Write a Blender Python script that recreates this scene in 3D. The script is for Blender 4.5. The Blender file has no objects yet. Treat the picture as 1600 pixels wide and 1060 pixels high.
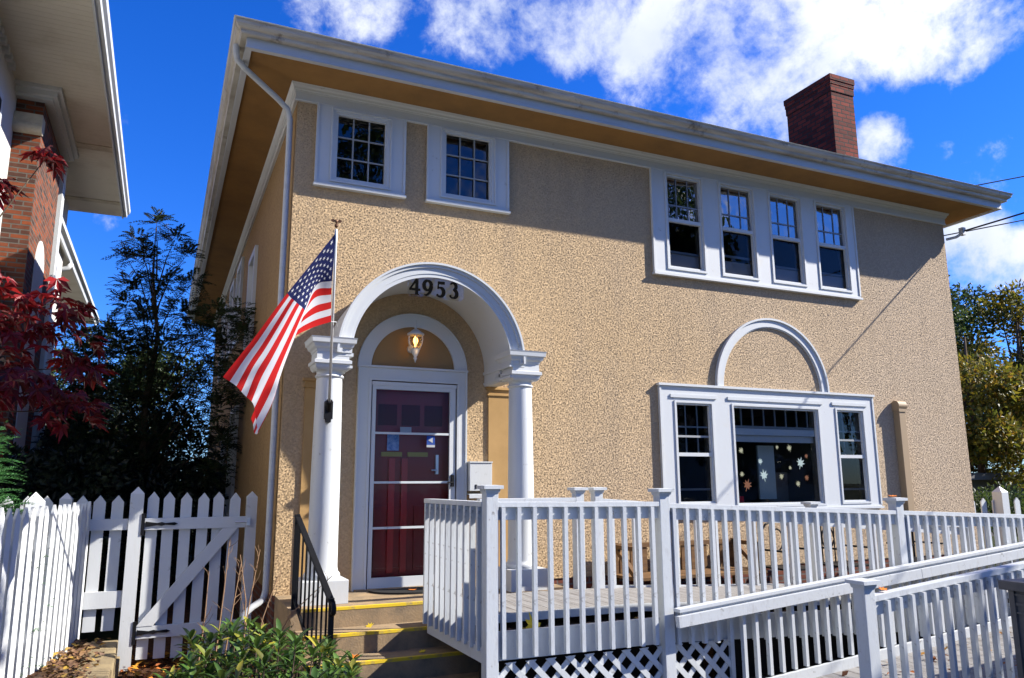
import bpy, math, random
from mathutils import Vector, Matrix
R = math.radians
random.seed(7)
SC = bpy.context.scene
COL = SC.collection

# ------------------------------------------------------------------ camera
CAM = (-1.0367, -7.7307, 1.0286)
YAW, PITCH, ROLL = -0.42507, 0.1851, -0.0045
cy_, sy_ = math.cos(YAW), math.sin(YAW); cp_, sp_ = math.cos(PITCH), math.sin(PITCH)
fwd = Vector((-sy_*cp_, cy_*cp_, sp_)); rgt = Vector((cy_, sy_, 0)); upv = rgt.cross(fwd)
r2 = rgt*math.cos(ROLL) + upv*math.sin(ROLL); u2 = upv*math.cos(ROLL) - rgt*math.sin(ROLL)
cam = bpy.data.cameras.new('camera'); co = bpy.data.objects.new('camera', cam); COL.objects.link(co)
m = Matrix((r2, u2, -fwd)).transposed().to_4x4(); m.translation = CAM; co.matrix_world = m
cam.sensor_width = 36; cam.sensor_fit = 'HORIZONTAL'; cam.lens = 36*1198.3/1600
cam.clip_start = .05; cam.clip_end = 3000
SC.camera = co

# ------------------------------------------------------------------ light
SUN = Vector((1.835, -0.70, 1.386)).normalized()
SC.view_settings.view_transform = 'Standard'; SC.view_settings.look = 'None'
SC.view_settings.exposure = 1.32; SC.view_settings.gamma = 1
sl = bpy.data.lights.new('sun', 'SUN'); sl.energy = 5.0; sl.angle = R(.5); sl.color = (1, .95, .87)
so = bpy.data.objects.new('sun', sl); COL.objects.link(so)
so.rotation_euler = SUN.to_track_quat('Z', 'Y').to_euler()

W_ = bpy.data.worlds.new('World'); SC.world = W_; W_.use_nodes = True
nt = W_.node_tree; N = nt.nodes; L = nt.links; N.clear()
out = N.new('ShaderNodeOutputWorld'); bg = N.new('ShaderNodeBackground'); L.new(bg.outputs[0], out.inputs[0])
sky = N.new('ShaderNodeTexSky'); sky.sky_type = 'NISHITA'; sky.sun_disc = False
sky.sun_elevation = math.asin(SUN.z); sky.sun_rotation = math.atan2(SUN.x, SUN.y)
sky.air_density = 1.0; sky.dust_density = .2; sky.ozone_density = 3.0
hs = N.new('ShaderNodeHueSaturation'); hs.inputs['Saturation'].default_value = 1.35; hs.inputs['Value'].default_value = 1.0
L.new(sky.outputs[0], hs.inputs['Color'])
tint = N.new('ShaderNodeMix'); tint.data_type = 'RGBA'; tint.blend_type = 'MULTIPLY'; tint.inputs[0].default_value = 1
L.new(hs.outputs[0], tint.inputs[6]); tint.inputs[7].default_value = (.60, .94, 1.78, 1)
tc = N.new('ShaderNodeTexCoord')
def mth(op, a, b=None, c=None):
    n = N.new('ShaderNodeMath'); n.operation = op
    for i, v in enumerate((a, b, c)):
        if v is None: continue
        if isinstance(v, (int, float)): n.inputs[i].default_value = v
        else: L.new(v, n.inputs[i])
    return n.outputs[0]
def noise_w(scale, detail, rough, dist=0, off=(0, 0, 0)):
    mp = N.new('ShaderNodeMapping'); L.new(tc.outputs['Generated'], mp.inputs[0]); mp.inputs['Location'].default_value = off
    n = N.new('ShaderNodeTexNoise'); n.inputs['Scale'].default_value = scale; n.inputs['Detail'].default_value = detail
    n.inputs['Roughness'].default_value = rough; n.inputs['Distortion'].default_value = dist
    L.new(mp.outputs[0], n.inputs['Vector']); return n.outputs[0]
# clouds: soft banks at sky bearings (azimuth from +Y towards +X, elevation, radius, weight), broken up by noise
banks = [(8.9, 33.5, 3.0, 0.75), (12.7, 33.8, 2.3, 0.6), (6.1, 32.6, 1.5, 0.35), (23.4, 34.5, 4.4, 0.85), (28.7, 33.4, 3.6, 0.85), (32.9, 33.7, 4.0, 0.8), (36.8, 31.0, 4.4, 0.95), (40.7, 29.7, 4.4, 1.05), (37.2, 28.0, 2.5, 0.7), (44.5, 29.1, 4.2, 1.1), (46.9, 30.7, 4.8, 1.1), (52.6, 30.3, 4.4, 1.1), (57.2, 28.7, 3.5, 1.0), (54.4, 27.7, 2.0, 0.9), (60.2, 28.2, 2.7, 0.9), (47.5, 27.0, 2.3, 0.8), (41.0, 26.5, 2.5, 0.9), (44.0, 25.5, 2.4, 1.0), (44.6, 24.5, 2.0, 1.0), (51.6, 22.5, 1.8, 1.1), (52.1, 21.4, 1.3, 0.9), (55.1, 21.2, 0.78, 0.5), (20.5, 32.1, 1.3, 0.5), (56.0, 14.7, 2.3, 1.05), (57.3, 13.7, 2.0, 1.05), (58.8, 13.8, 1.7, 0.8), (55.4, 12.3, 1.8, 0.9), (-5.2, 17.1, 1.6, 0.35), (49.5, 16.0, 2.4, 0.9), (-150, 30, 20, 0.8), (120, 55, 18, 0.7), (-90, 40, 16, 0.7), (150, 20, 14, 0.7)]
acc = None
for az, el, rad, wt in banks:
    d = Vector((math.sin(R(az))*math.cos(R(el)), math.cos(R(az))*math.cos(R(el)), math.sin(R(el))))
    v = N.new('ShaderNodeVectorMath'); v.operation = 'DOT_PRODUCT'; L.new(tc.outputs['Generated'], v.inputs[0]); v.inputs[1].default_value = d
    mr = N.new('ShaderNodeMapRange'); mr.interpolation_type = 'SMOOTHSTEP'; L.new(v.outputs['Value'], mr.inputs[0])
    mr.inputs[1].default_value = math.cos(R(rad*1.5)); mr.inputs[2].default_value = math.cos(R(rad*.15))
    mr.inputs[3].default_value = 0; mr.inputs[4].default_value = wt*1.18
    acc = mr.outputs[0] if acc is None else mth('MAXIMUM', acc, mr.outputs[0])
nz = noise_w(7.0, 10, .62, .25, (3.1, 1.7, .4)); nz2 = noise_w(26, 8, .65, .3)
nz3 = noise_w(70, 6, .7, .2)
dens = mth('ADD', mth('MULTIPLY_ADD', nz, 4.4, -2.55), mth('ADD', acc, mth('ADD', mth('MULTIPLY_ADD', nz2, 1.25, -.62), mth('MULTIPLY_ADD', nz3, .5, -.25))))
cr = N.new('ShaderNodeMapRange'); cr.interpolation_type = 'SMOOTHSTEP'; L.new(dens, cr.inputs[0])
cr.inputs[1].default_value = .16; cr.inputs[2].default_value = 1.45
shd = noise_w(5.5, 5, .5, .2, (5, 2, 7))
cc = N.new('ShaderNodeMix'); cc.data_type = 'RGBA'; L.new(mth('MULTIPLY_ADD', shd, 2.4, -.7), cc.inputs[0])
cc.inputs[6].default_value = (5.6, 6.2, 7.8, 1); cc.inputs[7].default_value = (9.2, 9.4, 9.8, 1)
mx = N.new('ShaderNodeMix'); mx.data_type = 'RGBA'; L.new(cr.outputs[0], mx.inputs[0])
L.new(tint.outputs[2], mx.inputs[6]); L.new(cc.outputs[2], mx.inputs[7])
L.new(mx.outputs[2], bg.inputs[0]); bg.inputs[1].default_value = .055

# ------------------------------------------------------------------ materials
def mat(name, col, rough=.7, spec=.4, metal=0, var=None, vscale=3, bump=None, stretch=None, emit=None, coord='Object', specks=None):
    """principled + optional colour variation (second colour, noise scale) + bump list [(kind, scale, strength, distance)]"""
    m = bpy.data.materials.new(name); m.use_nodes = True; t = m.node_tree; b = t.nodes['Principled BSDF']
    b.inputs['Base Color'].default_value = (*col, 1); b.inputs['Roughness'].default_value = rough
    b.inputs['Specular IOR Level'].default_value = spec; b.inputs['Metallic'].default_value = metal
    tc = t.nodes.new('ShaderNodeTexCoord'); mp = t.nodes.new('ShaderNodeMapping'); t.links.new(tc.outputs[coord], mp.inputs[0])
    if stretch: mp.inputs['Scale'].default_value = stretch
    if var:
        n = t.nodes.new('ShaderNodeTexNoise'); n.inputs['Scale'].default_value = vscale; n.inputs['Detail'].default_value = 8; n.inputs['Roughness'].default_value = .65
        t.links.new(mp.outputs[0], n.inputs['Vector'])
        r = t.nodes.new('ShaderNodeMapRange'); r.inputs[1].default_value = var[1] if len(var) > 1 else .4; r.inputs[2].default_value = var[2] if len(var) > 2 else .65
        t.links.new(n.outputs[0], r.inputs[0])
        x = t.nodes.new('ShaderNodeMix'); x.data_type = 'RGBA'; t.links.new(r.outputs[0], x.inputs[0])
        x.inputs[6].default_value = (*col, 1); x.inputs[7].default_value = (*var[0], 1); t.links.new(x.outputs[2], b.inputs['Base Color'])
    if specks:
        n = t.nodes.new('ShaderNodeTexNoise'); n.inputs['Scale'].default_value = specks[1]; n.inputs['Detail'].default_value = 5; n.inputs['Roughness'].default_value = .7
        t.links.new(tc.outputs[coord], n.inputs['Vector'])
        r = t.nodes.new('ShaderNodeMapRange'); r.inputs[1].default_value = specks[2]; r.inputs[2].default_value = specks[3]; t.links.new(n.outputs[0], r.inputs[0])
        y = t.nodes.new('ShaderNodeMix'); y.data_type = 'RGBA'; t.links.new(r.outputs[0], y.inputs[0]); y.inputs[7].default_value = (*specks[0], 1)
        if var: t.links.new(x.outputs[2], y.inputs[6])
        else: y.inputs[6].default_value = (*col, 1)
        t.links.new(y.outputs[2], b.inputs['Base Color'])
    prev = None
    for (kind, sc, st, di) in (bump or []):
        if kind == 'noise':
            n = t.nodes.new('ShaderNodeTexNoise'); n.inputs['Scale'].default_value = sc; n.inputs['Detail'].default_value = 4; n.inputs['Roughness'].default_value = .6; o = n.outputs[0]
        else:
            n = t.nodes.new('ShaderNodeTexVoronoi'); n.feature = 'SMOOTH_F1'; n.inputs['Scale'].default_value = sc; n.inputs['Smoothness'].default_value = .6; o = n.outputs['Distance']
        t.links.new(mp.outputs[0], n.inputs['Vector'])
        bp = t.nodes.new('ShaderNodeBump'); bp.inputs['Strength'].default_value = st; bp.inputs['Distance'].default_value = di
        t.links.new(o, bp.inputs['Height'])
        if prev: t.links.new(prev, bp.inputs['Normal'])
        prev = bp.outputs[0]
    if prev: t.links.new(prev, b.inputs['Normal'])
    if emit: b.inputs['Emission Color'].default_value = (*emit[0], 1); b.inputs['Emission Strength'].default_value = emit[1]
    return m

def stucco(name, c1, c2, c3, strength=1.0, cell=42):
    m = bpy.data.materials.new(name); m.use_nodes = True; t = m.node_tree; b = t.nodes['Principled BSDF']; nn = t.nodes.new; ln = t.links.new
    b.inputs['Roughness'].default_value = .92; b.inputs['Specular IOR Level'].default_value = .15
    tc = nn('ShaderNodeTexCoord')
    big = nn('ShaderNodeTexNoise'); big.inputs['Scale'].default_value = .55; big.inputs['Detail'].default_value = 3; ln(tc.outputs['Object'], big.inputs['Vector'])
    sx = nn('ShaderNodeSeparateXYZ'); ln(tc.outputs['Object'], sx.inputs[0])
    gx = nn('ShaderNodeMapRange'); gx.inputs[1].default_value = 2.5; gx.inputs[2].default_value = 9.5; ln(sx.outputs[0], gx.inputs[0])
    ad = nn('ShaderNodeMath'); ad.operation = 'MULTIPLY_ADD'; ln(big.outputs[0], ad.inputs[0]); ad.inputs[1].default_value = .9; ad.inputs[2].default_value = -.45
    a2 = nn('ShaderNodeMath'); a2.operation = 'ADD'; a2.use_clamp = True; ln(ad.outputs[0], a2.inputs[0]); ln(gx.outputs[0], a2.inputs[1])
    x = nn('ShaderNodeMix'); x.data_type = 'RGBA'; ln(a2.outputs[0], x.inputs[0]); x.inputs[6].default_value = (*c1, 1); x.inputs[7].default_value = (*c2, 1)
    # rain streaks, thin and vertical
    mp = nn('ShaderNodeMapping'); mp.inputs['Scale'].default_value = (3.5, 3.5, .35); ln(tc.outputs['Object'], mp.inputs[0])
    st = nn('ShaderNodeTexNoise'); st.inputs['Scale'].default_value = 1; st.inputs['Detail'].default_value = 6; ln(mp.outputs[0], st.inputs['Vector'])
    sr = nn('ShaderNodeMapRange'); sr.inputs[1].default_value = .5; sr.inputs[2].default_value = .8; sr.inputs[4].default_value = .55; ln(st.outputs[0], sr.inputs[0])
    y = nn('ShaderNodeMix'); y.data_type = 'RGBA'; ln(sr.outputs[0], y.inputs[0]); ln(x.outputs[2], y.inputs[6]); y.inputs[7].default_value = (*c3, 1)
    # pebble to pebble tone
    v2 = nn('ShaderNodeTexVoronoi'); v2.inputs['Scale'].default_value = cell*1.1; ln(tc.outputs['Object'], v2.inputs['Vector'])
    sv = nn('ShaderNodeSeparateColor'); ln(v2.outputs['Color'], sv.inputs[0])
    pr = nn('ShaderNodeMapRange'); pr.inputs[3].default_value = .86; pr.inputs[4].default_value = 1.12; ln(sv.outputs[0], pr.inputs[0])
    z = nn('ShaderNodeVectorMath'); z.operation = 'SCALE'; ln(y.outputs[2], z.inputs[0]); ln(pr.outputs[0], z.inputs['Scale']); ln(z.outputs[0], b.inputs['Base Color'])
    # pebbles: the surface normal tilts from grain to grain (world-size grain, two octaves)
    geo = nn('ShaderNodeNewGeometry'); prev = geo.outputs['Normal']
    for sc_, k_ in ((cell*1.0, strength*1.15), (cell*2.1, strength*.75)):
        no = nn('ShaderNodeTexNoise'); no.inputs['Scale'].default_value = sc_; no.inputs['Detail'].default_value = 0; ln(tc.outputs['Object'], no.inputs['Vector'])
        sb = nn('ShaderNodeVectorMath'); sb.operation = 'SUBTRACT'; ln(no.outputs['Color'], sb.inputs[0]); sb.inputs[1].default_value = (.5, .5, .5)
        ma = nn('ShaderNodeVectorMath'); ma.operation = 'MULTIPLY_ADD'; ln(sb.outputs[0], ma.inputs[0]); ma.inputs[1].default_value = (k_, k_*.3, k_); ln(prev, ma.inputs[2]); prev = ma.outputs[0]
    nm = nn('ShaderNodeVectorMath'); nm.operation = 'NORMALIZE'; ln(prev, nm.inputs[0]); ln(nm.outputs[0], b.inputs['Normal'])
    return m

def brick(name, c1, c2, mortar, bw=.2, rh=.067, ms=.011, dark=None):
    m = bpy.data.materials.new(name); m.use_nodes = True; t = m.node_tree; b = t.nodes['Principled BSDF']; nn = t.nodes.new; ln = t.links.new
    b.inputs['Roughness'].default_value = .9; b.inputs['Specular IOR Level'].default_value = .2
    uv = nn('ShaderNodeTexCoord')
    k = nn('ShaderNodeTexBrick'); ln(uv.outputs['UV'], k.inputs['Vector']); k.inputs['Scale'].default_value = 1
    k.inputs['Brick Width'].default_value = bw; k.inputs['Row Height'].default_value = rh; k.inputs['Mortar Size'].default_value = ms; k.inputs['Mortar Smooth'].default_value = .2
    k.inputs['Color1'].default_value = (*c1, 1); k.inputs['Color2'].default_value = (*c2, 1); k.inputs['Mortar'].default_value = (*mortar, 1); k.inputs['Bias'].default_value = -.1
    n = nn('ShaderNodeTexNoise'); n.inputs['Scale'].default_value = 9; n.inputs['Detail'].default_value = 6; ln(uv.outputs['UV'], n.inputs['Vector'])
    x = nn('ShaderNodeMix'); x.data_type = 'RGBA'; x.blend_type = 'MULTIPLY'; x.inputs[0].default_value = .6; ln(k.outputs[0], x.inputs[6]); ln(n.outputs[0], x.inputs[7])
    sc = nn('ShaderNodeVectorMath'); sc.operation = 'SCALE'; sc.inputs['Scale'].default_value = 1.5; ln(x.outputs[2], sc.inputs[0]); ln(sc.outputs[0], b.inputs['Base Color'])
    bp = nn('ShaderNodeBump'); bp.inputs['Strength'].default_value = .9; bp.inputs['Distance'].default_value = .01; bp.invert = True; ln(k.outputs['Fac'], bp.inputs['Height']); ln(bp.outputs[0], b.inputs['Normal'])
    return m

def leafmat(name, cols, trans=.25, rough=.5, spec=.3):
    m = bpy.data.materials.new(name); m.use_nodes = True; t = m.node_tree; b = t.nodes['Principled BSDF']; nn = t.nodes.new; ln = t.links.new
    g = nn('ShaderNodeNewGeometry'); r = nn('ShaderNodeValToRGB'); ln(g.outputs['Random Per Island'], r.inputs[0])
    e = r.color_ramp.elements
    for i, c in enumerate(cols):
        p = i/max(1, len(cols)-1)
        el = e[i] if i < 2 else e.new(p)
        el.position = p; el.color = (*c, 1)
    # clump to clump tone
    tcn = nn('ShaderNodeTexCoord'); n = nn('ShaderNodeTexNoise'); n.inputs['Scale'].default_value = 2.2; ln(tcn.outputs['Object'], n.inputs['Vector'])
    mr = nn('ShaderNodeMapRange'); mr.inputs[1].default_value = .35; mr.inputs[2].default_value = .65; mr.inputs[3].default_value = .65; mr.inputs[4].default_value = 1.25; ln(n.outputs[0], mr.inputs[0])
    sc = nn('ShaderNodeVectorMath'); sc.operation = 'SCALE'; ln(r.outputs[0], sc.inputs[0]); ln(mr.outputs[0], sc.inputs['Scale'])
    ln(sc.outputs[0], b.inputs['Base Color']); b.inputs['Roughness'].default_value = rough; b.inputs['Specular IOR Level'].default_value = spec
    tr = nn('ShaderNodeBsdfTranslucent'); ln(sc.outputs[0], tr.inputs[0]); ms = nn('ShaderNodeMixShader'); ms.inputs[0].default_value = trans
    ln(b.outputs[0], ms.inputs[1]); ln(tr.outputs[0], ms.inputs[2]); ln(ms.outputs[0], t.nodes['Material Output'].inputs[0])
    return m

def glassmat(name, ior=2.0, tint=(.9, .95, 1), rough=.005, wav=.0):
    m = bpy.data.materials.new(name); m.use_nodes = True; t = m.node_tree; nn = t.nodes.new; ln = t.links.new
    t.nodes.remove(t.nodes['Principled BSDF'])
    f = nn('ShaderNodeFresnel'); f.inputs['IOR'].default_value = ior
    g = nn('ShaderNodeBsdfGlossy'); g.inputs['Roughness'].default_value = rough; g.inputs['Color'].default_value = (.95, .97, 1, 1)
    tr = nn('ShaderNodeBsdfTransparent'); tr.inputs[0].default_value = (*tint, 1); ms = nn('ShaderNodeMixShader')
    ln(f.outputs[0], ms.inputs[0]); ln(tr.outputs[0], ms.inputs[1]); ln(g.outputs[0], ms.inputs[2]); ln(ms.outputs[0], t.nodes['Material Output'].inputs[0])
    if wav:
        tcn = nn('ShaderNodeTexCoord'); n = nn('ShaderNodeTexNoise'); n.inputs['Scale'].default_value = 4; n.inputs['Detail'].default_value = 1; ln(tcn.outputs['Object'], n.inputs['Vector'])
        bp = nn('ShaderNodeBump'); bp.inputs['Strength'].default_value = wav; bp.inputs['Distance'].default_value = .02; ln(n.outputs[0], bp.inputs['Height']); ln(bp.outputs[0], g.inputs['Normal'])
    return m

M = {}
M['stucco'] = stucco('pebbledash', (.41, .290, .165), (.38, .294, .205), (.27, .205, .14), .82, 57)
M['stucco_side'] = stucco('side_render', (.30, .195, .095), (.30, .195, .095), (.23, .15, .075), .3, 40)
M['smooth_tan'] = mat('smooth_tan', (.42, .26, .105), .85, .2, var=((.35, .215, .085),), vscale=2, bump=[('noise', 30, .15, .004)])
M['white'] = mat('white_paint', (.50, .515, .515), .45, .4, var=((.48, .48, .46), .58, .78), vscale=5, stretch=(6, 6, 1.3), bump=[('noise', 14, .25, .004)], specks=((.25, .24, .21), 11, .64, .74))
M['trim'] = mat('white_trim', (.50, .515, .515), .5, .35, var=((.50, .49, .45), .55, .8), vscale=4, bump=[('noise', 25, .12, .003)], specks=((.30, .28, .25), 9, .66, .76))
M['railwhite'] = mat('rail_paint', (.48, .50, .505), .5, .4, var=((.38, .38, .375), .54, .76), vscale=6, stretch=(5, 5, 1.5), bump=[('noise', 20, .3, .004)], specks=((.20, .19, .17), 13, .63, .72))
M['gutter'] = mat('gutter_metal', (.44, .41, .35), .5, .4, var=((.24, .21, .16), .42, .7), vscale=3, stretch=(.6, .6, 6), specks=((.14, .12, .09), 4, .58, .72))
M['fascia'] = mat('fascia_paint', (.42, .44, .46), .6, .3, var=((.33, .33, .32), .5, .8), vscale=2.5, stretch=(.5, .5, 5))
M['soffit'] = mat('soffit_tan', (.27, .145, .048), .8, .2, var=((.20, .11, .04),), vscale=1.3)
M['shingle'] = mat('shingles', (.08, .07, .065), .95, .1, var=((.14, .12, .10),), vscale=12)
M['brick_dark'] = brick('chimney_brick', (.19, .032, .018), (.055, .013, .010), (.035, .027, .023), .2, .075, .010)
M['brick_nbr'] = brick('tapestry_brick', (.20, .05, .018), (.03, .024, .021), (.10, .085, .07), .20, .060, .009)
M['brick_base'] = brick('base_brick', (.16, .05, .03), (.10, .035, .025), (.12, .10, .09))
M['stone_cap'] = mat('cast_stone', (.50, .45, .34), .85, .2, var=((.36, .32, .25),), vscale=6)
M['nbr_white'] = mat('neighbour_render', (.50, .49, .47), .85, .2, bump=[('noise', 40, .3, .01)])
M['nbr_soffit'] = mat('neighbour_soffit', (.56, .52, .43), .7, .2, var=((.44, .39, .30), .5, .75), vscale=1.5)
M['glass'] = glassmat('window_glass', 3.1, (.8, .82, .85), wav=.25)
M['glass_low'] = glassmat('picture_glass', 1.42, (.85, .87, .9), wav=.1)
M['doorglass'] = glassmat('storm_glass', 1.22, (.95, .95, .95), wav=.15)
M['screen'] = mat('insect_screen', (.022, .022, .026), .6, .3)
M['room'] = mat('dim_room', (.09, .075, .065), .9, .1)
M['room_dark'] = mat('dark_room', (.012, .012, .014), .9, .1)
M['lead'] = mat('grey_muntin', (.27, .28, .28), .5, .3)
M['red'] = mat('red_door_paint', (.19, .001, .003), .35, .4)
M['redcloth'] = mat('red_cloth', (.5, .02, .03), .8, .2)
M['black'] = mat('black_iron', (.006, .006, .007), .5, .18, bump=[('noise', 60, .2, .002)])
M['numeral'] = mat('numeral_black', (.003, .003, .003), .9, .03)
M['rubber'] = mat('black_rubber', (.018, .018, .018), .9, .2, bump=[('noise', 150, .5, .004)])
M['brass'] = mat('aged_brass', (.25, .16, .05), .35, .5, metal=1)
M['bronze'] = mat('dark_bronze', (.10, .045, .02), .45, .5, metal=.6)
M['concrete'] = mat('step_concrete', (.30, .21, .12), .92, .2, var=((.17, .13, .085),), vscale=4, bump=[('noise', 60, .4, .006)])
M['yellow'] = mat('yellow_paint', (.62, .43, .02), .7, .3, var=((.30, .22, .10), .50, .66), vscale=12)
M['deckwood'] = mat('deck_boards', (.25, .24, .225), .8, .25, var=((.16, .145, .13),), vscale=3, stretch=(9, 1, 1), bump=[('noise', 30, .3, .004)])
M['debris'] = mat('leaf_debris', (.035, .028, .022), .95, .1, var=((.10, .07, .04),), vscale=14, bump=[('noise', 40, 1, .03)])
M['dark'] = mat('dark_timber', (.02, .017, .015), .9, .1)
M['kerb'] = mat('kerb_stone', (.26, .20, .11), .9, .2, var=((.15, .115, .07),), vscale=5, bump=[('noise', 35, .5, .01)])
M['mulch'] = mat('mulch', (.06, .032, .02), .95, .1, var=((.13, .06, .03),), vscale=18, bump=[('noise', 60, 1, .03)])
M['paving'] = mat('walk_concrete', (.12, .11, .10), .9, .2, var=((.08, .075, .07),), vscale=2)
M['grass'] = mat('lawn_grass', (.025, .04, .012), .95, .1, var=((.045, .045, .02),), vscale=.8, bump=[('noise', 80, .8, .03)])
M['asphalt'] = mat('street_asphalt', (.03, .03, .031), .9, .2, var=((.045, .045, .045),), vscale=4)
M['bark'] = mat('bark', (.07, .05, .035), .95, .1, var=((.12, .09, .06),), vscale=9, stretch=(3, 3, .6), bump=[('noise', 25, .8, .02)])
M['twig'] = mat('dry_twig', (.26, .16, .09), .9, .1)
M['flagred'] = mat('flag_red', (.62, .025, .03), .7, .25, bump=[('noise', 200, .1, .001)])
M['flagwhite'] = mat('flag_white', (.62, .62, .64), .7, .25)
M['flagblue'] = mat('flag_blue', (.012, .018, .085), .7, .25)
M['pole'] = mat('pole_aluminium', (.62, .62, .62), .35, .5, metal=.5)
M['pipe_tan'] = mat('tan_pipe_paint', (.30, .215, .125), .6, .3)
M['bin'] = mat('grey_plastic', (.085, .078, .07), .55, .4, var=((.11, .10, .09),), vscale=5)
M['bench'] = mat('brown_bench_wood', (.16, .085, .03), .7, .3, var=((.10, .05, .02),), vscale=5, stretch=(1, 1, 6))
M['clearp'] = glassmat('clear_acrylic', 1.45, (.93, .93, .93))
M['bluesign'] = mat('blue_sticker', (.012, .05, .24), .6, .3)
M['paper'] = mat('white_paper', (.38, .38, .38), .8, .2)
M['bluepaper'] = mat('blue_poster', (.08, .18, .42), .8, .2, var=((.3, .4, .6),), vscale=20)
M['decal_w'] = mat('white_decal', (.32, .40, .37), .8, .2)
M['decal_y'] = mat('yellow_decal', (.26, .26, .16), .8, .2)
M['decal_o'] = mat('brown_decal', (.14, .05, .02), .8, .2)
M['blind'] = mat('window_blind', (.60, .61, .60), .7, .2)
M['bulb'] = mat('lit_bulb', (1, .7, .3), .5, emit=((1, .50, .12), 3.2))
M['lampglass'] = glassmat('lamp_glass', 1.45, (1, .93, .8))
M['wire'] = mat('cable_black', (.02, .02, .02), .6, .3)
M['leaf_yellow'] = mat('yellow_leaf', (.62, .44, .03), .7, .2)
M['leaf_orange'] = mat('orange_leaf', (.60, .17, .02), .7, .2)
M['leaf_brown'] = mat('brown_leaf', (.20, .10, .05), .8, .2)
M['ash'] = leafmat('ash_leaf', [(.022, .045, .014), (.03, .055, .018), (.016, .032, .012), (.05, .06, .015), (.045, .02, .012)], .25)
M['hedge'] = leafmat('hedge_leaf', [(.010, .018, .008), (.015, .026, .010), (.008, .014, .006)], .1)
M['arb'] = leafmat('arborvitae_leaf', [(.035, .11, .03), (.06, .17, .045), (.03, .09, .035)], .3)
M['maple'] = leafmat('maple_leaf', [(.11, .003, .006), (.22, .005, .008), (.06, .003, .006), (.30, .012, .010)], .3)
M['rhodo'] = leafmat('rhododendron_leaf', [(.04, .09, .015), (.07, .14, .02), (.03, .07, .012), (.10, .17, .03), (.05, .11, .02), (.02,.05,.01), (.12,.17,.03), (.30, .26, .03)], .2, .32, .5)
M['bgtree'] = leafmat('autumn_leaf', [(.10, .12, .015), (.20, .19, .02), (.34, .25, .025), (.12, .11, .015), (.06, .08, .015), (.28, .15, .02)], .35)
M['bggreen'] = leafmat('green_leaf', [(.03, .055, .015), (.05, .08, .02), (.07, .10, .02), (.04, .05, .02)], .35)
M['litter'] = leafmat('dry_leaf', [(.16, .085, .05), (.10, .06, .04), (.22, .12, .05), (.13, .09, .07), (.45, .28, .04)], .05, .8, .1)
M['litter_orange'] = leafmat('orange_dry_leaf', [(.30, .10, .03), (.16, .05, .02), (.50, .24, .03), (.10, .04, .02), (.40, .12, .02)], .05, .8, .1)

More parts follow.
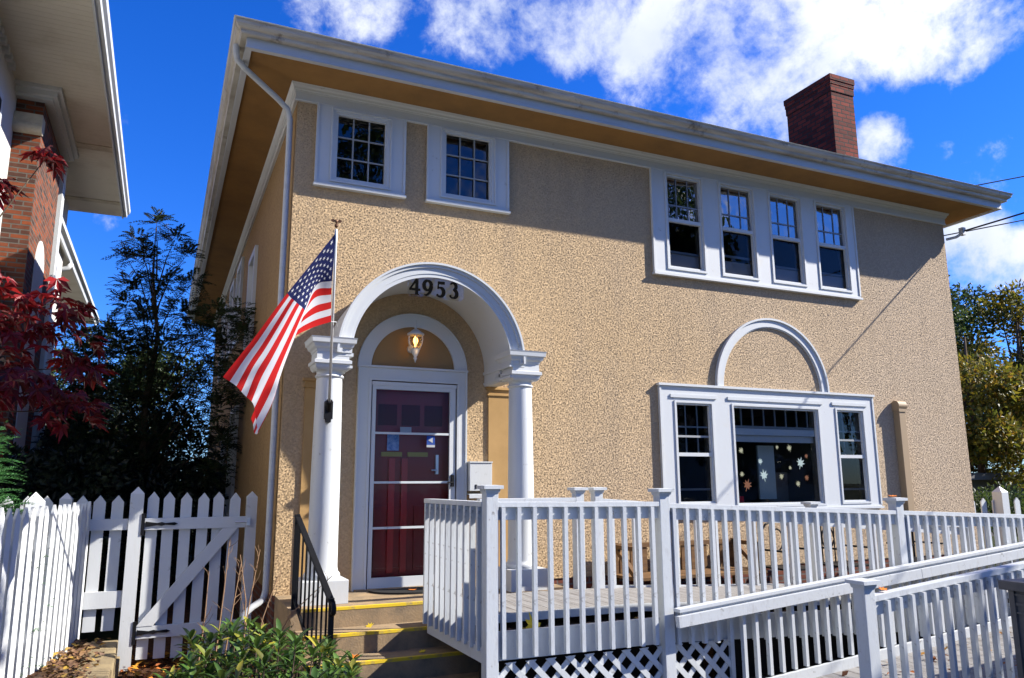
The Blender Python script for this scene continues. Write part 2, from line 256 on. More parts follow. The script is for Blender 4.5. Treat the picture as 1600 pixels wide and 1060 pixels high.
# ------------------------------------------------------------------ mesh builder
class MB:
    def __init__(s): s.v = []; s.f = []; s.mi = []
    def box(s, x0, x1, y0, y1, z0, z1, mi=0):
        i = len(s.v); s.v += [(x0,y0,z0),(x1,y0,z0),(x1,y1,z0),(x0,y1,z0),(x0,y0,z1),(x1,y0,z1),(x1,y1,z1),(x0,y1,z1)]
        for q in ((0,3,2,1),(4,5,6,7),(0,1,5,4),(1,2,6,5),(2,3,7,6),(3,0,4,7)): s.f.append(tuple(i+k for k in q)); s.mi.append(mi)
        return s
    def poly(s, pts, mi=0):
        i = len(s.v); s.v += [tuple(p) for p in pts]; s.f.append(tuple(range(i, i+len(pts)))); s.mi.append(mi); return s
    def prism(s, pts, vec, mi=0):
        """extrude a planar polygon by vec"""
        n = len(pts); i = len(s.v); vec = Vector(vec)
        s.v += [tuple(p) for p in pts] + [tuple(Vector(p)+vec) for p in pts]
        s.f.append(tuple(range(i+n-1, i-1, -1))); s.f.append(tuple(range(i+n, i+2*n))); s.mi += [mi, mi]
        for k in range(n):
            a, b = i+k, i+(k+1) % n; s.f.append((a, b, b+n, a+n)); s.mi.append(mi)
        return s
    def bar(s, a, b, w, h, upd=(0,0,1), mi=0):
        """rectangular bar from a to b; w across, h along up"""
        a, b = Vector(a), Vector(b); d = (b-a).normalized(); u = Vector(upd); sd = d.cross(u).normalized(); u = sd.cross(d)
        c = [(-w/2,-h/2),(w/2,-h/2),(w/2,h/2),(-w/2,h/2)]
        i = len(s.v)
        for p in (a, b):
            for (p0, p1) in c: s.v.append(tuple(p+sd*p0+u*p1))
        for q in ((0,1,2,3),(7,6,5,4),(0,4,5,1),(1,5,6,2),(2,6,7,3),(3,7,4,0)): s.f.append(tuple(i+k for k in q)); s.mi.append(mi)
        return s
    def tube(s, pts, rad, n=8, mi=0, caps=True):
        pts = [Vector(p) for p in pts]; rs = rad if isinstance(rad, (list, tuple)) else [rad]*len(pts)
        i0 = len(s.v); ref = None
        for k, p in enumerate(pts):
            d = (pts[min(k+1, len(pts)-1)]-pts[max(k-1, 0)]).normalized()
            if ref is None: ref = d.orthogonal().normalized()
            ref = (ref-d*ref.dot(d)).normalized(); sd = d.cross(ref)
            for j in range(n):
                a = 2*math.pi*j/n; s.v.append(tuple(p+(ref*math.cos(a)+sd*math.sin(a))*rs[k]))
        for k in range(len(pts)-1):
            for j in range(n):
                a = i0+k*n+j; b = i0+k*n+(j+1) % n; s.f.append((a, b, b+n, a+n)); s.mi.append(mi)
        if caps:
            s.f.append(tuple(i0+j for j in reversed(range(n)))); s.f.append(tuple(i0+(len(pts)-1)*n+j for j in range(n))); s.mi += [mi, mi]
        return s
    def lathe(s, cx, cy, prof, n=24, mi=0):
        i0 = len(s.v)
        for (r, z) in prof:
            for j in range(n): a = 2*math.pi*j/n; s.v.append((cx+r*math.cos(a), cy+r*math.sin(a), z))
        for k in range(len(prof)-1):
            for j in range(n): a = i0+k*n+j; b = i0+k*n+(j+1) % n; s.f.append((a, b, b+n, a+n)); s.mi.append(mi)
        s.f.append(tuple(i0+j for j in reversed(range(n)))); s.f.append(tuple(i0+(len(prof)-1)*n+j for j in range(n))); s.mi += [mi, mi]
        return s
    def loop(s, prof, x0, x1, y0, y1, closed=True, mi=0):
        """sweep a profile [(outset, z)] round a rectangle, mitred"""
        i0 = len(s.v); n = len(prof)
        for (d, z) in prof: s.v += [(x0-d,y0-d,z),(x1+d,y0-d,z),(x1+d,y1+d,z),(x0-d,y1+d,z)]
        for k in range(n if closed else n-1):
            for c in range(4):
                a = i0+k*4+c; b = i0+k*4+(c+1) % 4; k2 = (k+1) % n; c2 = i0+k2*4+(c+1) % 4; d2 = i0+k2*4+c
                s.f.append((a, b, c2, d2)); s.mi.append(mi)
        return s
    def squares(s, cx, cy, prof, mi=0):
        i0 = len(s.v)
        for (h, z) in prof: s.v += [(cx-h,cy-h,z),(cx+h,cy-h,z),(cx+h,cy+h,z),(cx-h,cy+h,z)]
        for k in range(len(prof)-1):
            for c in range(4): a = i0+k*4+c; b = i0+k*4+(c+1) % 4; s.f.append((a, b, b+4, a+4)); s.mi.append(mi)
        e = i0+(len(prof)-1)*4; s.f.append((i0+3, i0+2, i0+1, i0)); s.f.append((e, e+1, e+2, e+3)); s.mi += [mi, mi]
        return s
    def arc(s, cx, cz, ri, ro, y0, y1, a0=0, a1=math.pi, n=40, mi=0):
        """half ring in the xz plane, extruded y0..y1"""
        i0 = len(s.v)
        for k in range(n+1):
            a = a0+(a1-a0)*k/n; c, t = math.cos(a), math.sin(a)
            s.v += [(cx+ri*c,y0,cz+ri*t),(cx+ro*c,y0,cz+ro*t),(cx+ro*c,y1,cz+ro*t),(cx+ri*c,y1,cz+ri*t)]
        for k in range(n):
            for c in range(4): a = i0+k*4+c; b = i0+k*4+(c+1) % 4; s.f.append((a, b, b+4, a+4)); s.mi.append(mi)
        e = i0+n*4; s.f.append((i0, i0+1, i0+2, i0+3)); s.f.append((e+3, e+2, e+1, e)); s.mi += [mi, mi]
        return s
    def mesh(s, name, mats):
        me = bpy.data.meshes.new(name); me.from_pydata(s.v, [], s.f)
        for m_ in (mats if isinstance(mats, (list, tuple)) else [mats]): me.materials.append(M[m_] if isinstance(m_, str) else m_)
        me.polygons.foreach_set('material_index', s.mi)
        me.update()
        return me
    def build(s, name, mats, parent=None, smooth=False, uv=False, fixn=True, bevel=0):
        me = s.mesh(name, mats)
        if fixn and len(s.f) < 4000:
            import bmesh
            b = bmesh.new(); b.from_mesh(me); bmesh.ops.recalc_face_normals(b, faces=b.faces)
            if bevel: bmesh.ops.bevel(b, geom=b.edges[:], offset=bevel, segments=2, profile=.7, affect='EDGES', clamp_overlap=True)
            b.to_mesh(me); b.free()
        if smooth: me.polygons.foreach_set('use_smooth', [True]*len(me.polygons))
        if uv:
            ul = me.uv_layers.new(name='uv')
            for p in me.polygons:
                nx, ny, nz_ = (abs(c) for c in p.normal)
                for li in p.loop_indices:
                    c = me.vertices[me.loops[li].vertex_index].co
                    ul.data[li].uv = (c.y, c.z) if nx >= ny and nx >= nz_ else ((c.x, c.z) if ny >= nz_ else (c.x, c.y))
        o = bpy.data.objects.new(name, me); COL.objects.link(o)
        if parent: o.parent = parent
        return o

def thing(name, label, cat, loc=(0,0,0), group=None):
    o = bpy.data.objects.new(name, None); COL.objects.link(o); o.empty_display_size = .1
    o.location = loc; tag(o, label, cat, group); return o
def tag(o, label=None, cat=None, group=None, kind=None):
    if label: o['label'] = label
    if cat: o['category'] = cat
    if group: o['group'] = group
    if kind: o['kind'] = kind
    return o
def adopt(o, root):
    """parent keeping the world place (root has no rotation)"""
    o.parent = root; o.location = Vector(o.location)-Vector(root.location)
    return o
def smooth_by_angle(o, deg=35):
    me = o.data
    me.polygons.foreach_set('use_smooth', [True]*len(me.polygons))
    try: me.set_sharp_from_angle(angle=R(deg))
    except Exception: pass

W, D, E_ = 9.93, 13.0, .70
GZ = -.62                                     # ground level; the porch floor is z = 0

# ================================================================== GROUND
g = MB().poly([(-400,-400,GZ),(400,-400,GZ),(400,400,GZ),(-400,400,GZ)]).build('ground', 'grass'); tag(g, kind='structure')
g = MB().box(-1.25, 12, -4.6, -.9, GZ-.05, GZ+.004).build('mulch_bed', 'mulch'); tag(g, kind='structure')
g = MB().box(-1.25, .0, -.9, 8, GZ-.05, GZ+.004).build('side_path', 'mulch'); tag(g, kind='structure')
g = MB().box(-30, 40, -7.2, -5.4, GZ-.05, GZ+.008).build('pavement', 'paving'); tag(g, kind='structure')
g = MB().box(-1.2, 4.6, -5.4, -2.2, GZ-.05, GZ+.006).build('walkway', 'paving'); tag(g, kind='structure')
g = MB().box(-60, 80, -17, -9.5, GZ-.05, GZ+.006).build('street', 'asphalt'); tag(g, kind='structure')

# ================================================================== HOUSE
house = thing('house', 'two storey tan pebbledash house with white trim, arched portico and wide eaves', 'house', (0, 0, 0))
def hb(mb, name, mats, **k): return mb.build(name, mats, house, **k)

openings = [(.407,.967,4.18,4.93),(1.627,2.202,4.192,4.955)]
up4 = [(4.643,5.188),(5.508,6.057),(6.364,6.907),(7.215,7.765)]
openings += [(a,b,3.70,4.945) for a,b in up4]
openings += [(4.645,5.173,.775,1.98),(5.524,6.946,.745,1.972),(7.294,7.776,.76,1.98)]
openings += [(.868,1.80,0.0,2.07)]
def holed(x0, x1, z0, z1, ops, y, flip=False, axis='y'):
    xs = sorted({x0, x1, *[o[0] for o in ops], *[o[1] for o in ops]}); zs = sorted({z0, z1, *[o[2] for o in ops], *[o[3] for o in ops]})
    mb = MB(); idx = {}
    def vid(a, c):
        if (a, c) not in idx: idx[(a, c)] = len(mb.v); mb.v.append((a, y, c) if axis == 'y' else (y, a, c))
        return idx[(a, c)]
    for i in range(len(xs)-1):
        for k in range(len(zs)-1):
            cx, cz = (xs[i]+xs[i+1])/2, (zs[k]+zs[k+1])/2
            if any(o[0] < cx < o[1] and o[2] < cz < o[3] for o in ops): continue
            mb.f.append((vid(xs[i],zs[k]), vid(xs[i+1],zs[k]), vid(xs[i+1],zs[k+1]), vid(xs[i],zs[k+1]))); mb.mi.append(0)
    return mb
# front wall skin plus reveals of every opening
mb = holed(0, W, 0.0, 5.17, openings, 0)
for (a, b, c, d) in openings:
    mb.poly([(a,0,c),(a,.14,c),(a,.14,d),(a,0,d)]); mb.poly([(b,0,c),(b,0,d),(b,.14,d),(b,.14,c)])
    mb.poly([(a,0,d),(a,.14,d),(b,.14,d),(b,0,d)]); mb.poly([(a,0,c),(b,0,c),(b,.14,c),(a,.14,c)])
hb(mb, 'front_wall', 'stucco', fixn=False)
side_ops = [(3.35,4.05,2.62,4.25),(4.85,5.75,.55,2.12),(6.9,7.6,.9,1.85),(8.9,9.9,3.3,4.6),(5.6,6.3,3.45,4.7),(7.1,7.8,3.45,4.7)]
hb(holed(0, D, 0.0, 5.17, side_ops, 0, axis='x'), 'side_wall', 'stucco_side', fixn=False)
hb(MB().poly([(W,0,0),(W,D,0),(W,D,5.17),(W,0,5.17)]), 'side_wall', 'stucco', fixn=False)
hb(MB().poly([(0,D,0),(W,D,0),(W,D,5.17),(0,D,5.17)]), 'back_wall', 'stucco', fixn=False)
hb(MB().box(.012, W-.012, .012, D-.012, GZ-.1, -.001), 'foundation', 'brick_base', uv=True)
# eaves
hb(MB().loop([(-.05,5.165),(.575,5.165),(.575,5.195),(-.05,5.195)], 0, W, 0, D), 'soffit', 'soffit')
hb(MB().loop([(.527,5.142),(.585,5.142),(.585,5.155),(.578,5.16),(.578,5.345),(.527,5.345)], 0, W, 0, D), 'fascia', 'fascia')
gp = [(.580,5.250),(.632,5.250),(.640,5.262),(.643,5.285),(.668,5.300),(.688,5.325),(.692,5.348),(.698,5.352),(.698,5.364),(.684,5.364),(.682,5.330),(.660,5.312),(.632,5.295),(.628,5.262),(.580,5.262)]
hb(MB().loop(gp, 0, W, 0, D), 'gutter', 'gutter')
for xs_ in (2.9, 6.1, 9.2):
    gs = [(p[0]+(.003 if p[0] > .6 else 0), p[1]-(.003 if p[1] < 5.3 else 0)) for p in gp[:9]]
    hb(MB().prism([(xs_, -p[0], p[1]) for p in gs]+[(xs_, -.60, 5.364)], (.05,0,0)), 'gutter_seam', 'gutter')
dl = MB().loop([(.700,5.362),(.712,5.368),(.700,5.376),(.580,5.376),(.580,5.368)], 0, W, 0, D); hb(dl, 'drip_edge', 'trim')
rf = MB(); o_ = .66; hz = 5.37; rz = hz+.40*(W/2+o_); c1 = (W/2, W/2, rz); c2 = (W/2, D-W/2, rz)
A, B, C_, D_ = (-o_,-o_,hz),(W+o_,-o_,hz),(W+o_,D+o_,hz),(-o_,D+o_,hz)
rf.poly([A,B,c1]).poly([B,C_,c2,c1]).poly([C_,D_,c2]).poly([D_,A,c1,c2]); hb(rf, 'roof', 'shingle', fixn=False)
# frieze and crown under the soffit
fr = MB().loop([(.0,4.985),(.030,4.985),(.034,4.995),(.034,5.003),(.026,5.007),(.026,5.085),(0,5.085)], 0, W, 0, D); smooth = hb(fr, 'frieze', 'trim')
cm = MB().loop([(.0,5.086),(.034,5.086),(.036,5.10),(.046,5.104),(.050,5.125),(.066,5.140),(.072,5.155),(.078,5.163),(0,5.163)], 0, W, 0, D); hb(cm, 'crown_moulding', 'trim')

# ---- windows
def muntins(p, x0, x1, z0, z1, nx, nz, y, w=.016, mats='lead', outer=False):
    mb = MB()
    for i in range(1, nx): x = x0+(x1-x0)*i/nx; mb.box(x-w/2, x+w/2, y, y+.018, z0, z1)
    for k in range(1, nz): z = z0+(z1-z0)*k/nz; mb.box(x0, x1, y+.002, y+.016, z-w/2, z+w/2)
    return mb.build('muntins', mats, p)
def frame_mb(mb, x0, x1, z0, z1, w, y0, y1):
    mb.box(x0, x0+w, y0, y1, z0, z1); mb.box(x1-w, x1, y0, y1, z0, z1)
    mb.box(x0+w, x1-w, y0, y1, z0, z0+w); mb.box(x0+w, x1-w, y0, y1, z1-w, z1); return mb
def roombox(p, x0, x1, z0, z1, depth=.9, m_='room_dark', y=.13):
    mb = MB(); e = .001
    mb.poly([(x0,y+depth,z0),(x1,y+depth,z0),(x1,y+depth,z1),(x0,y+depth,z1)])
    mb.poly([(x0,y,z0),(x0,y+depth,z0),(x0,y+depth,z1),(x0,y,z1)]); mb.poly([(x1,y,z0),(x1,y,z1),(x1,y+depth,z1),(x1,y+depth,z0)])
    mb.poly([(x0,y,z1),(x0,y+depth,z1),(x1,y+depth,z1),(x1,y,z1)]); mb.poly([(x0,y,z0),(x1,y,z0),(x1,y+depth,z0),(x0,y+depth,z0)])
    return mb.build('room_interior', m_, p, fixn=False)
def casing(p, x0, x1, z0, z1, ops, sillx=.012, head=False):
    """flat white casing pierced by the sashes, with back band and sill"""
    mb = holed(x0, x1, z0+.05, z1, ops, -.032)
    # edge returns
    for a in (x0, x1): mb.poly([(a,-.032,z0+.05),(a,0,z0+.05),(a,0,z1),(a,-.032,z1)])
    mb.poly([(x0,-.032,z1),(x1,-.032,z1),(x1,0,z1),(x0,0,z1)])
    for (a, b, c, d) in ops:
        for q in ([(a,-.032,c),(a,.02,c),(a,.02,d),(a,-.032,d)],[(b,-.032,c),(b,.02,c),(b,.02,d),(b,-.032,d)],[(a,-.032,d),(b,-.032,d),(b,.02,d),(a,.02,d)],[(a,-.032,c),(b,-.032,c),(b,.02,c),(a,.02,c)]): mb.poly(q)
    # back band
    mb.box(x0-.004, x0+.022, -.044, -.0325, z0+.05, z1); mb.box(x1-.022, x1+.004, -.044, -.0325, z0+.05, z1)
    c = mb.build('casing', 'trim', p, fixn=False)
    MB().box(x0-sillx, x1+sillx, -.062, .0, z0, z0+.028).box(x0, x1, -.04, 0, z0+.028, z0+.05).build('sill', 'trim', p)
    return c
def wempty(name='window', label=None):
    w = bpy.data.objects.new(name, None); COL.objects.link(w); w.parent = house
    if label: w['label'] = label
    return w
def sash_inner(w, a, b, c, d, inset=.025):
    frame_mb(MB(), a-.002, b+.002, c-.002, d+.002, inset, -.012, .028).build('sash', 'trim', w)

for (cx0, cx1, cz0, op) in ((.204,1.17,4.073,openings[0]),(1.423,2.414,4.075,openings[1])):
    w = wempty('window', 'small square window with nine panes under the eave')
    ext = (op[0]-.0, op[1]+.0, op[2], op[3])
    casing(w, cx0, cx1, cz0, 4.984, [ext])
    frame_mb(MB(), op[0]-.05, op[1]+.05, op[2]-.04, min(op[3]+.04, 4.98), .016, -.046, -.0325).build('inner_frame', 'trim', w)
    frame_mb(MB(), op[0], op[1], op[2], op[3], .022, -.02, .02).build('sash', 'trim', w)
    muntins(w, op[0]+.022, op[1]-.022, op[2]+.022, op[3]-.022, 3, 3, .01, .014)
    MB().poly([(op[0],.035,op[2]),(op[1],.035,op[2]),(op[1],.035,op[3]),(op[0],.035,op[3])]).build('glass', glassmat('small_pane_glass', 1.65, (.7, .72, .75), wav=.2), w, fixn=False)
    roombox(w, *op)
w = wempty('window', 'row of four double hung windows in one white casing')
casing(w, 4.405, 7.946, 3.58, 4.984, openings[2:6])
for (a, b, c, d) in openings[2:6]:
    frame_mb(MB(), a-.035, b+.035, c-.03, d+.03, .028, -.045, -.0325).build('inner_frame', 'trim', w)
    zm = 4.335
    s = MB(); frame_mb(s, a, b, c, d, .022, -.018, .022); s.box(a+.022, b-.022, -.022, .02, zm-.022, zm+.024); s.build('sash', 'trim', w)
    MB().poly([(a,.026,zm),(b,.026,zm),(b,.026,d),(a,.026,d)]).build('glass', 'glass', w, fixn=False)
    s = MB(); zz = (zm+d)/2-.09
    for i in (1, 2): x = a+(b-a)*i/3; s.box(x-.006, x+.006, .016, .024, zm+.024, d-.022)
    s.box(a+.022, b-.022, .0155, .0245, zz-.009, zz+.009); s.build('muntins', mat('storm_muntin', (.20, .22, .26), .5, .3), w)
    MB().poly([(a,.03,c),(b,.03,c),(b,.03,zm),(a,.03,zm)]).build('screen', glassmat('screened_glass', 1.28, (.7, .71, .75)), w, fixn=False)
    MB().box(a, b, .06, .075, c+.22+.05*(a > 5.4 and a < 6), c+.25+.05*(a > 5.4 and a < 6)).build('lower_rail', 'lead', w)
    MB().box(a, b, .08, .10, c, c+.22).build('inner_panel', mat('dim_blind', (.50, .46, .43), .9, .1), w)
    roombox(w, a, b, c, d)
# picture window
w = wempty('window', 'wide picture window with leaf decals and two side lights')
casing(w, 4.405, 7.991, .665, 2.185, openings[6:9])
MB().box(4.385, 8.01, -.06, 0, 2.186, 2.215).build('head_cap', 'trim', w)
for k, (a, b, c, d) in enumerate(openings[6:9]):
    ex = .09 if k == 1 else .085
    MB().box(a-ex, b+ex, -.048, -.0325, 2.045, 2.085).build('head_moulding', 'trim', w)
    frame_mb(MB(), a-.03, b+.03, c-.03, d+.03, .026, -.044, -.0325).build('inner_frame', 'trim', w)
    if k != 1:
        s = MB(); frame_mb(s, a, b, c, d, .018, -.018, .022); s.box(a+.018, b-.018, -.02, .02, 1.335, 1.378); s.build('sash', 'trim', w)
        s = MB()
        for i in (1, 2): x = a+(b-a)*i/3; s.box(x-.009, x+.009, .03, .04, 1.378, d)
        s.box(a, b, .029, .041, 1.685, 1.705).box(a, b, .015, .03, 1.565, 1.59); s.build('muntins', 'lead', w)
        MB().box(a, b, .03, .045, c+.15, c+.175).build('lower_rail', 'lead', w)
        MB().poly([(a,.026,1.36),(b,.026,1.36),(b,.026,d),(a,.026,d)]).build('glass', 'glass_low', w, fixn=False)
        MB().poly([(a,.026,c),(b,.026,c),(b,.026,1.36),(a,.026,1.36)]).build('screen', glassmat('side_screen', 1.4, (.6, .61, .65)), w, fixn=False)
        roombox(w, a, b, c, d)
    else:
        frame_mb(MB(), a, b, c, d, .02, -.018, .022).build('sash', 'trim', w)
        s = MB()
        for i in range(1, 8): x = a+(b-a)*i/7.6; s.box(x-.010, x+.010, .05, .065, 1.73, d)
        s.box(a, b, .045, .07, 1.705, 1.735); s.build('transom_bars', 'lead', w)
        MB().box(a, b, .032, .05, 1.615, 1.70).box(a, b, .075, .09, 1.53, 1.6145).build('roller_blind', 'blind', w)
        MB().poly([(a,.026,c),(b,.026,c),(b,.026,d),(a,.026,d)]).build('glass', 'glass_low', w, fixn=False)
        roombox(w, a, b, c, d, 1.6, 'room')
        MB().box(a+.02, a+.25, .16, .5, c, c+.10).build('red_cushion', 'redcloth', w)
        MB().box(6.17, 6.45, .30, .33, .80, 1.50).build('far_doorway', mat('far_light', (.45, .50, .46), .9), w)
        MB().box(6.5, 6.85, .5, .55, .75, 1.15).build('far_cabinet', mat('far_cabinet', (.16, .12, .09), .9), w)
        MB().box(5.53, 5.66, .16, .18, .75, 1.52).build('curtain', mat('curtain', (.20, .15, .12), .9), w)
        def mapleleaf(cx, cz, r, rot):
            pts = []
            for j, (a_, q) in enumerate([(90,1),(75,.45),(50,.85),(35,.42),(15,.8),(-10,.35),(-40,.55),(-70,.22),(-88,.75),(-92,.75),(-110,.22),(-140,.55),(170,.35),(165,.8),(145,.42),(130,.85),(105,.45)]):
                t_ = R(a_+rot); pts.append((cx+r*q*math.cos(t_), .022, cz+r*q*math.sin(t_)))
            return pts
        px = lambda u: None
        decs = [(6.005,1.095,.085,10,'w'),(6.63,1.255,.085,-15,'w'),(5.66,1.41,.05,40,'y'),(5.955,1.275,.05,0,'w'),(5.655,1.12,.045,90,'y'),(6.46,1.45,.055,20,'y'),(6.25,1.46,.035,0,'y'),(6.455,1.20,.035,60,'y'),(6.57,.99,.05,25,'y'),(6.30,1.095,.05,120,'y'),(6.73,1.08,.05,140,'o'),(6.745,1.35,.04,30,'o'),(5.72,.975,.085,-20,'o')]
        for (x, z, r_, rt, c_) in [(d[0], d[1], d[2]*1.15, d[3], d[4]) for d in decs]:
            MB().prism([(p[0], p[1], p[2]) for p in mapleleaf(x, z, r_, rt)], (0, .002, 0)).build('leaf_decal', 'decal_'+c_, w)
# blind arch over the picture window
a = MB().arc(6.229, 2.214, .835, .925, -.030, 0).arc(6.229, 2.214, .925, .950, -.050, 0).arc(6.229, 2.214, .822, .835, -.018, 0)
smooth_by_angle(hb(a, 'blind_arch', 'trim'))

# side windows
for (y0, y1, z0, z1) in side_ops:
    w = wempty('window', 'white framed window on the shaded side wall')
    s = MB(); t_ = .1
    for (a, b, c, d) in ((y0-t_,y0,z0-.1,z1+.1),(y1,y1+t_,z0-.1,z1+.1),(y0,y1,z1,z1+.1),(y0,y1,z0-.1,z0)): s.box(-.045, .06, a, b, c, d)
    s.build('casing', 'trim', w)
    MB().box(-.01, .03, y0, y1, (z0+z1)/2-.03, (z0+z1)/2+.03).build('meeting_rail', 'trim', w)
    MB().poly([(.05,y0,z0),(.05,y1,z0),(.05,y1,z1),(.05,y0,z1)]).build('glass', 'glass', w, fixn=False)
    MB().poly([(.3,y0,z0),(.3,y1,z0),(.3,y1,z1),(.3,y0,z1)]).build('room_interior', 'room_dark', w, fixn=False)

# ---- portico
XC = 1.315
port = bpy.data.objects.new('portico', None); COL.objects.link(port); port.parent = house
def column(cx, cy):
    s = MB()
    s.lathe(cx, cy, [(.155,.20),(.160,.215),(.160,.235),(.152,.25),(.140,.262),(.138,.275),(.134,.30),(.132,.6),(.130,1.1),(.124,1.6),(.118,1.96),(.116,1.985),(.128,1.992),(.133,2.002),(.128,2.012),(.118,2.018),(.117,2.04),(.122,2.048),(.135,2.06)], 40)
    c = s.build('column', 'white', port); smooth_by_angle(c, 40)
    s = MB().squares(cx, cy, [(.200,0),(.200,.195),(.196,.20)]); s.build('plinth', 'white', port, bevel=.006)
    s = MB().squares(cx, cy, [(.135,2.055),(.150,2.075),(.158,2.105),(.170,2.112),(.170,2.142),(.158,2.146),(.148,2.150),(.146,2.222),(.152,2.226),(.156,2.245),(.176,2.262),(.186,2.290),(.200,2.300),(.204,2.335),(.210,2.350)])
    s.build('capital', 'trim', port)
column(XC-.98, -.57); column(XC+.98, -.57)
# side beams that carry the barrel vault
for sx in (-1, 1):
    s = MB(); xi = XC+sx*.81; xo = XC+sx*.95
    s.box(min(xi,xo), max(xi,xo), -.44, -.002, 2.06, 2.20)
    s.box(min(XC+sx*.795,xo+sx*.01), max(XC+sx*.795,xo+sx*.01), -.72, -.002, 2.185, 2.215)
    s.box(min(XC+sx*.80,xo), max(XC+sx*.80,xo), -.72, -.002, 2.075, 2.10)
    s.build('entablature', 'trim', port)
s = MB().arc(XC, 2.215, .81, .925, -.72, -.002, n=64); v = s.build('barrel_vault', 'trim', port); smooth_by_angle(v)
s = MB().arc(XC, 2.215, .845, .905, -.732, -.7205, n=64).arc(XC, 2.215, .905, .935, -.748, -.70, n=64).arc(XC, 2.215, .935, .955, -.765, -.68, n=64)
s.arc(XC, 2.215, .81, .845, -.726, -.7203, n=64); v = s.build('archivolt', 'trim', port); smooth_by_angle(v)
for sx in (-1, 1):        # tan pilasters on the wall
    cx = XC+sx*.98
    s = MB().box(cx-.125, cx+.125, -.022, -.001, 0, 1.965).box(cx-.14, cx+.14, -.035, -.001, 1.965, 1.985).box(cx-.13, cx+.13, -.027, -.001, 1.985, 2.03).box(cx-.15, cx+.15, -.045, -.001, 2.03, 2.058)
    s.build('pilaster', 'smooth_tan', port)
# smooth tympanum over the door and its white arch
MB().arc(XC, 2.2, .0001, .46, -.006, -.002, n=48).build('tympanum', mat('tympanum_tan', (.26, .165, .075), .85, .2, bump=[('noise', 30, .2, .004)]), port)
s = MB().arc(XC, 2.203, .455, .585, -.03, -.001, n=56).arc(XC, 2.203, .585, .596, -.042, -.001, n=56); smooth_by_angle(s.build('door_arch', 'trim', port))

# ---- entrance door
door = bpy.data.objects.new('entrance_door', None); COL.objects.link(door); door.parent = house
s = MB(); s.box(.728, .868, -.032, 0, 0, 2.2); s.box(1.80, 1.912, -.032, 0, 0, 2.2); s.box(.868, 1.80, -.032, 0, 2.07, 2.2)
s.box(.728, .745, -.046, -.0325, 0, 2.2); s.box(1.895, 1.912, -.046, -.0325, 0, 2.2); s.box(.72, 1.92, -.05, 0, 2.2005, 2.222)
s.box(.84, .868, -.042, -.0325, 0, 2.095); s.box(1.80, 1.826, -.042, -.0325, 0, 2.095); s.box(.868, 1.80, -.042, -.0325, 2.07, 2.095)
s.build('door_casing', 'trim', door)
s = MB(); x0, x1 = .882, 1.786
s.box(x0, .921, -.028, .006, .012, 2.045); s.box(1.722, x1, -.028, .006, .012, 2.045); s.box(.921, 1.722, -.028, .006, 1.98, 2.045); s.box(.921, 1.722, -.028, .006, .012, .112)
s.box(x0-.008, x1+.008, -.036, -.0285, 2.02, 2.058)
sd = s.build('storm_door', 'trim', door)
s = MB()
for z in (1.532, 1.036, .588): s.box(.921, 1.722, -.024, -.004, z-.011, z+.011)
s.build('cross_bar', 'trim', door)
MB().poly([(.921,-.008,.112),(1.722,-.008,.112),(1.722,-.008,1.98),(.921,-.008,1.98)]).build('storm_glass', 'doorglass', door, fixn=False)
s = MB().box(1.735, 1.765, -.065, -.028, .99, 1.11).tube([(1.75,-.07,1.03),(1.75,-.085,1.03),(1.68,-.09,1.035)], .008, 8); s.build('door_handle', 'black', door)
s = MB(); s.box(.87, 1.80, .10, .14, 0, 2.07)
for (a, b, c, d) in ((.96,1.29,.16,.80),(1.38,1.71,.16,.80)): frame_mb(s, a, b, c, d, .03, .085, .0995)
s
s.build('red_door', 'red', door)
for xa, xb in ((1.10,1.165),(1.235,1.30)): MB().box(xa, xb, .075, .0995, .14, 1.28).build('door_moulding', mat('moulding_highlight_red', (.34, .002, .005), .3, .5), door)  # brighter red than the door, painted in for the light the mouldings catch
s = MB()
for i in range(3): s.box(.98+.25*i, 1.18+.25*i, .097, .0995, 1.62, 1.84)
s.build('door_lights', mat('door_light_glass', (.07, .001, .003), .4, .2), door)
MB().box(1.02, 1.24, .085, .0995, 1.30, 1.345).box(1.30, 1.52, .085, .0995, 1.30, 1.345).build('letter_plate', 'brass', door)
s = MB().box(1.605, 1.635, .07, .0995, 1.12, 1.32).tube([(1.62,.07,1.16),(1.62,.045,1.16),(1.55,.045,1.16)], .008, 8); s.build('inner_handle', 'pole', door)
MB().box(1.19, 1.31, .0, .003, 1.545, 1.60).build('notice_sticker', 'paper', door)
MB().box(1.075, 1.20, .07, .073, 1.36, 1.53).build('blue_poster', 'bluepaper', door)
s = MB().box(1.475, 1.565, -.011, -.009, 1.42, 1.515, 0).box(1.475, 1.565, -.0115, -.009, 1.395, 1.419, 1)
s.prism([(1.49,-.013,1.468),(1.54,-.013,1.495),(1.54,-.013,1.44)], (0,.0015,0), 1); s.build('arrow_sticker', ['bluesign', 'paper'], door)
MB().box(.75, 1.90, -.10, .0, .0005, .014).build('threshold', 'concrete', door)

# ---- chimney
ch = bpy.data.objects.new('chimney', None); COL.objects.link(ch); ch.parent = house
x0, x1, y0, y1 = 8.80, 9.31, .92, 1.93
MB().loop([(0,5.6),(0,7.50)], x0, x1, y0, y1, closed=False).loop([(0,7.5),(.012,7.5),(.012,7.63),(.0,7.63)], x0, x1, y0, y1, closed=False, mi=0).build('stack', 'brick_dark', ch, uv=True)
MB().loop([(.0,7.63),(.02,7.63),(.02,7.70),(.03,7.70),(.03,7.80),(-.1,7.80),(-.1,7.7)], x0, x1, y0, y1, closed=False).build('corbelled_cap', 'brick_dark', ch, uv=True)
MB().box(x0+.09, x1-.09, y0+.09, y1-.09, 7.6, 7.78).box(x0+.1, x0+.35, y1-.45, y1-.12, 7.78, 7.86).build('flue', 'brick_dark', ch, uv=True)
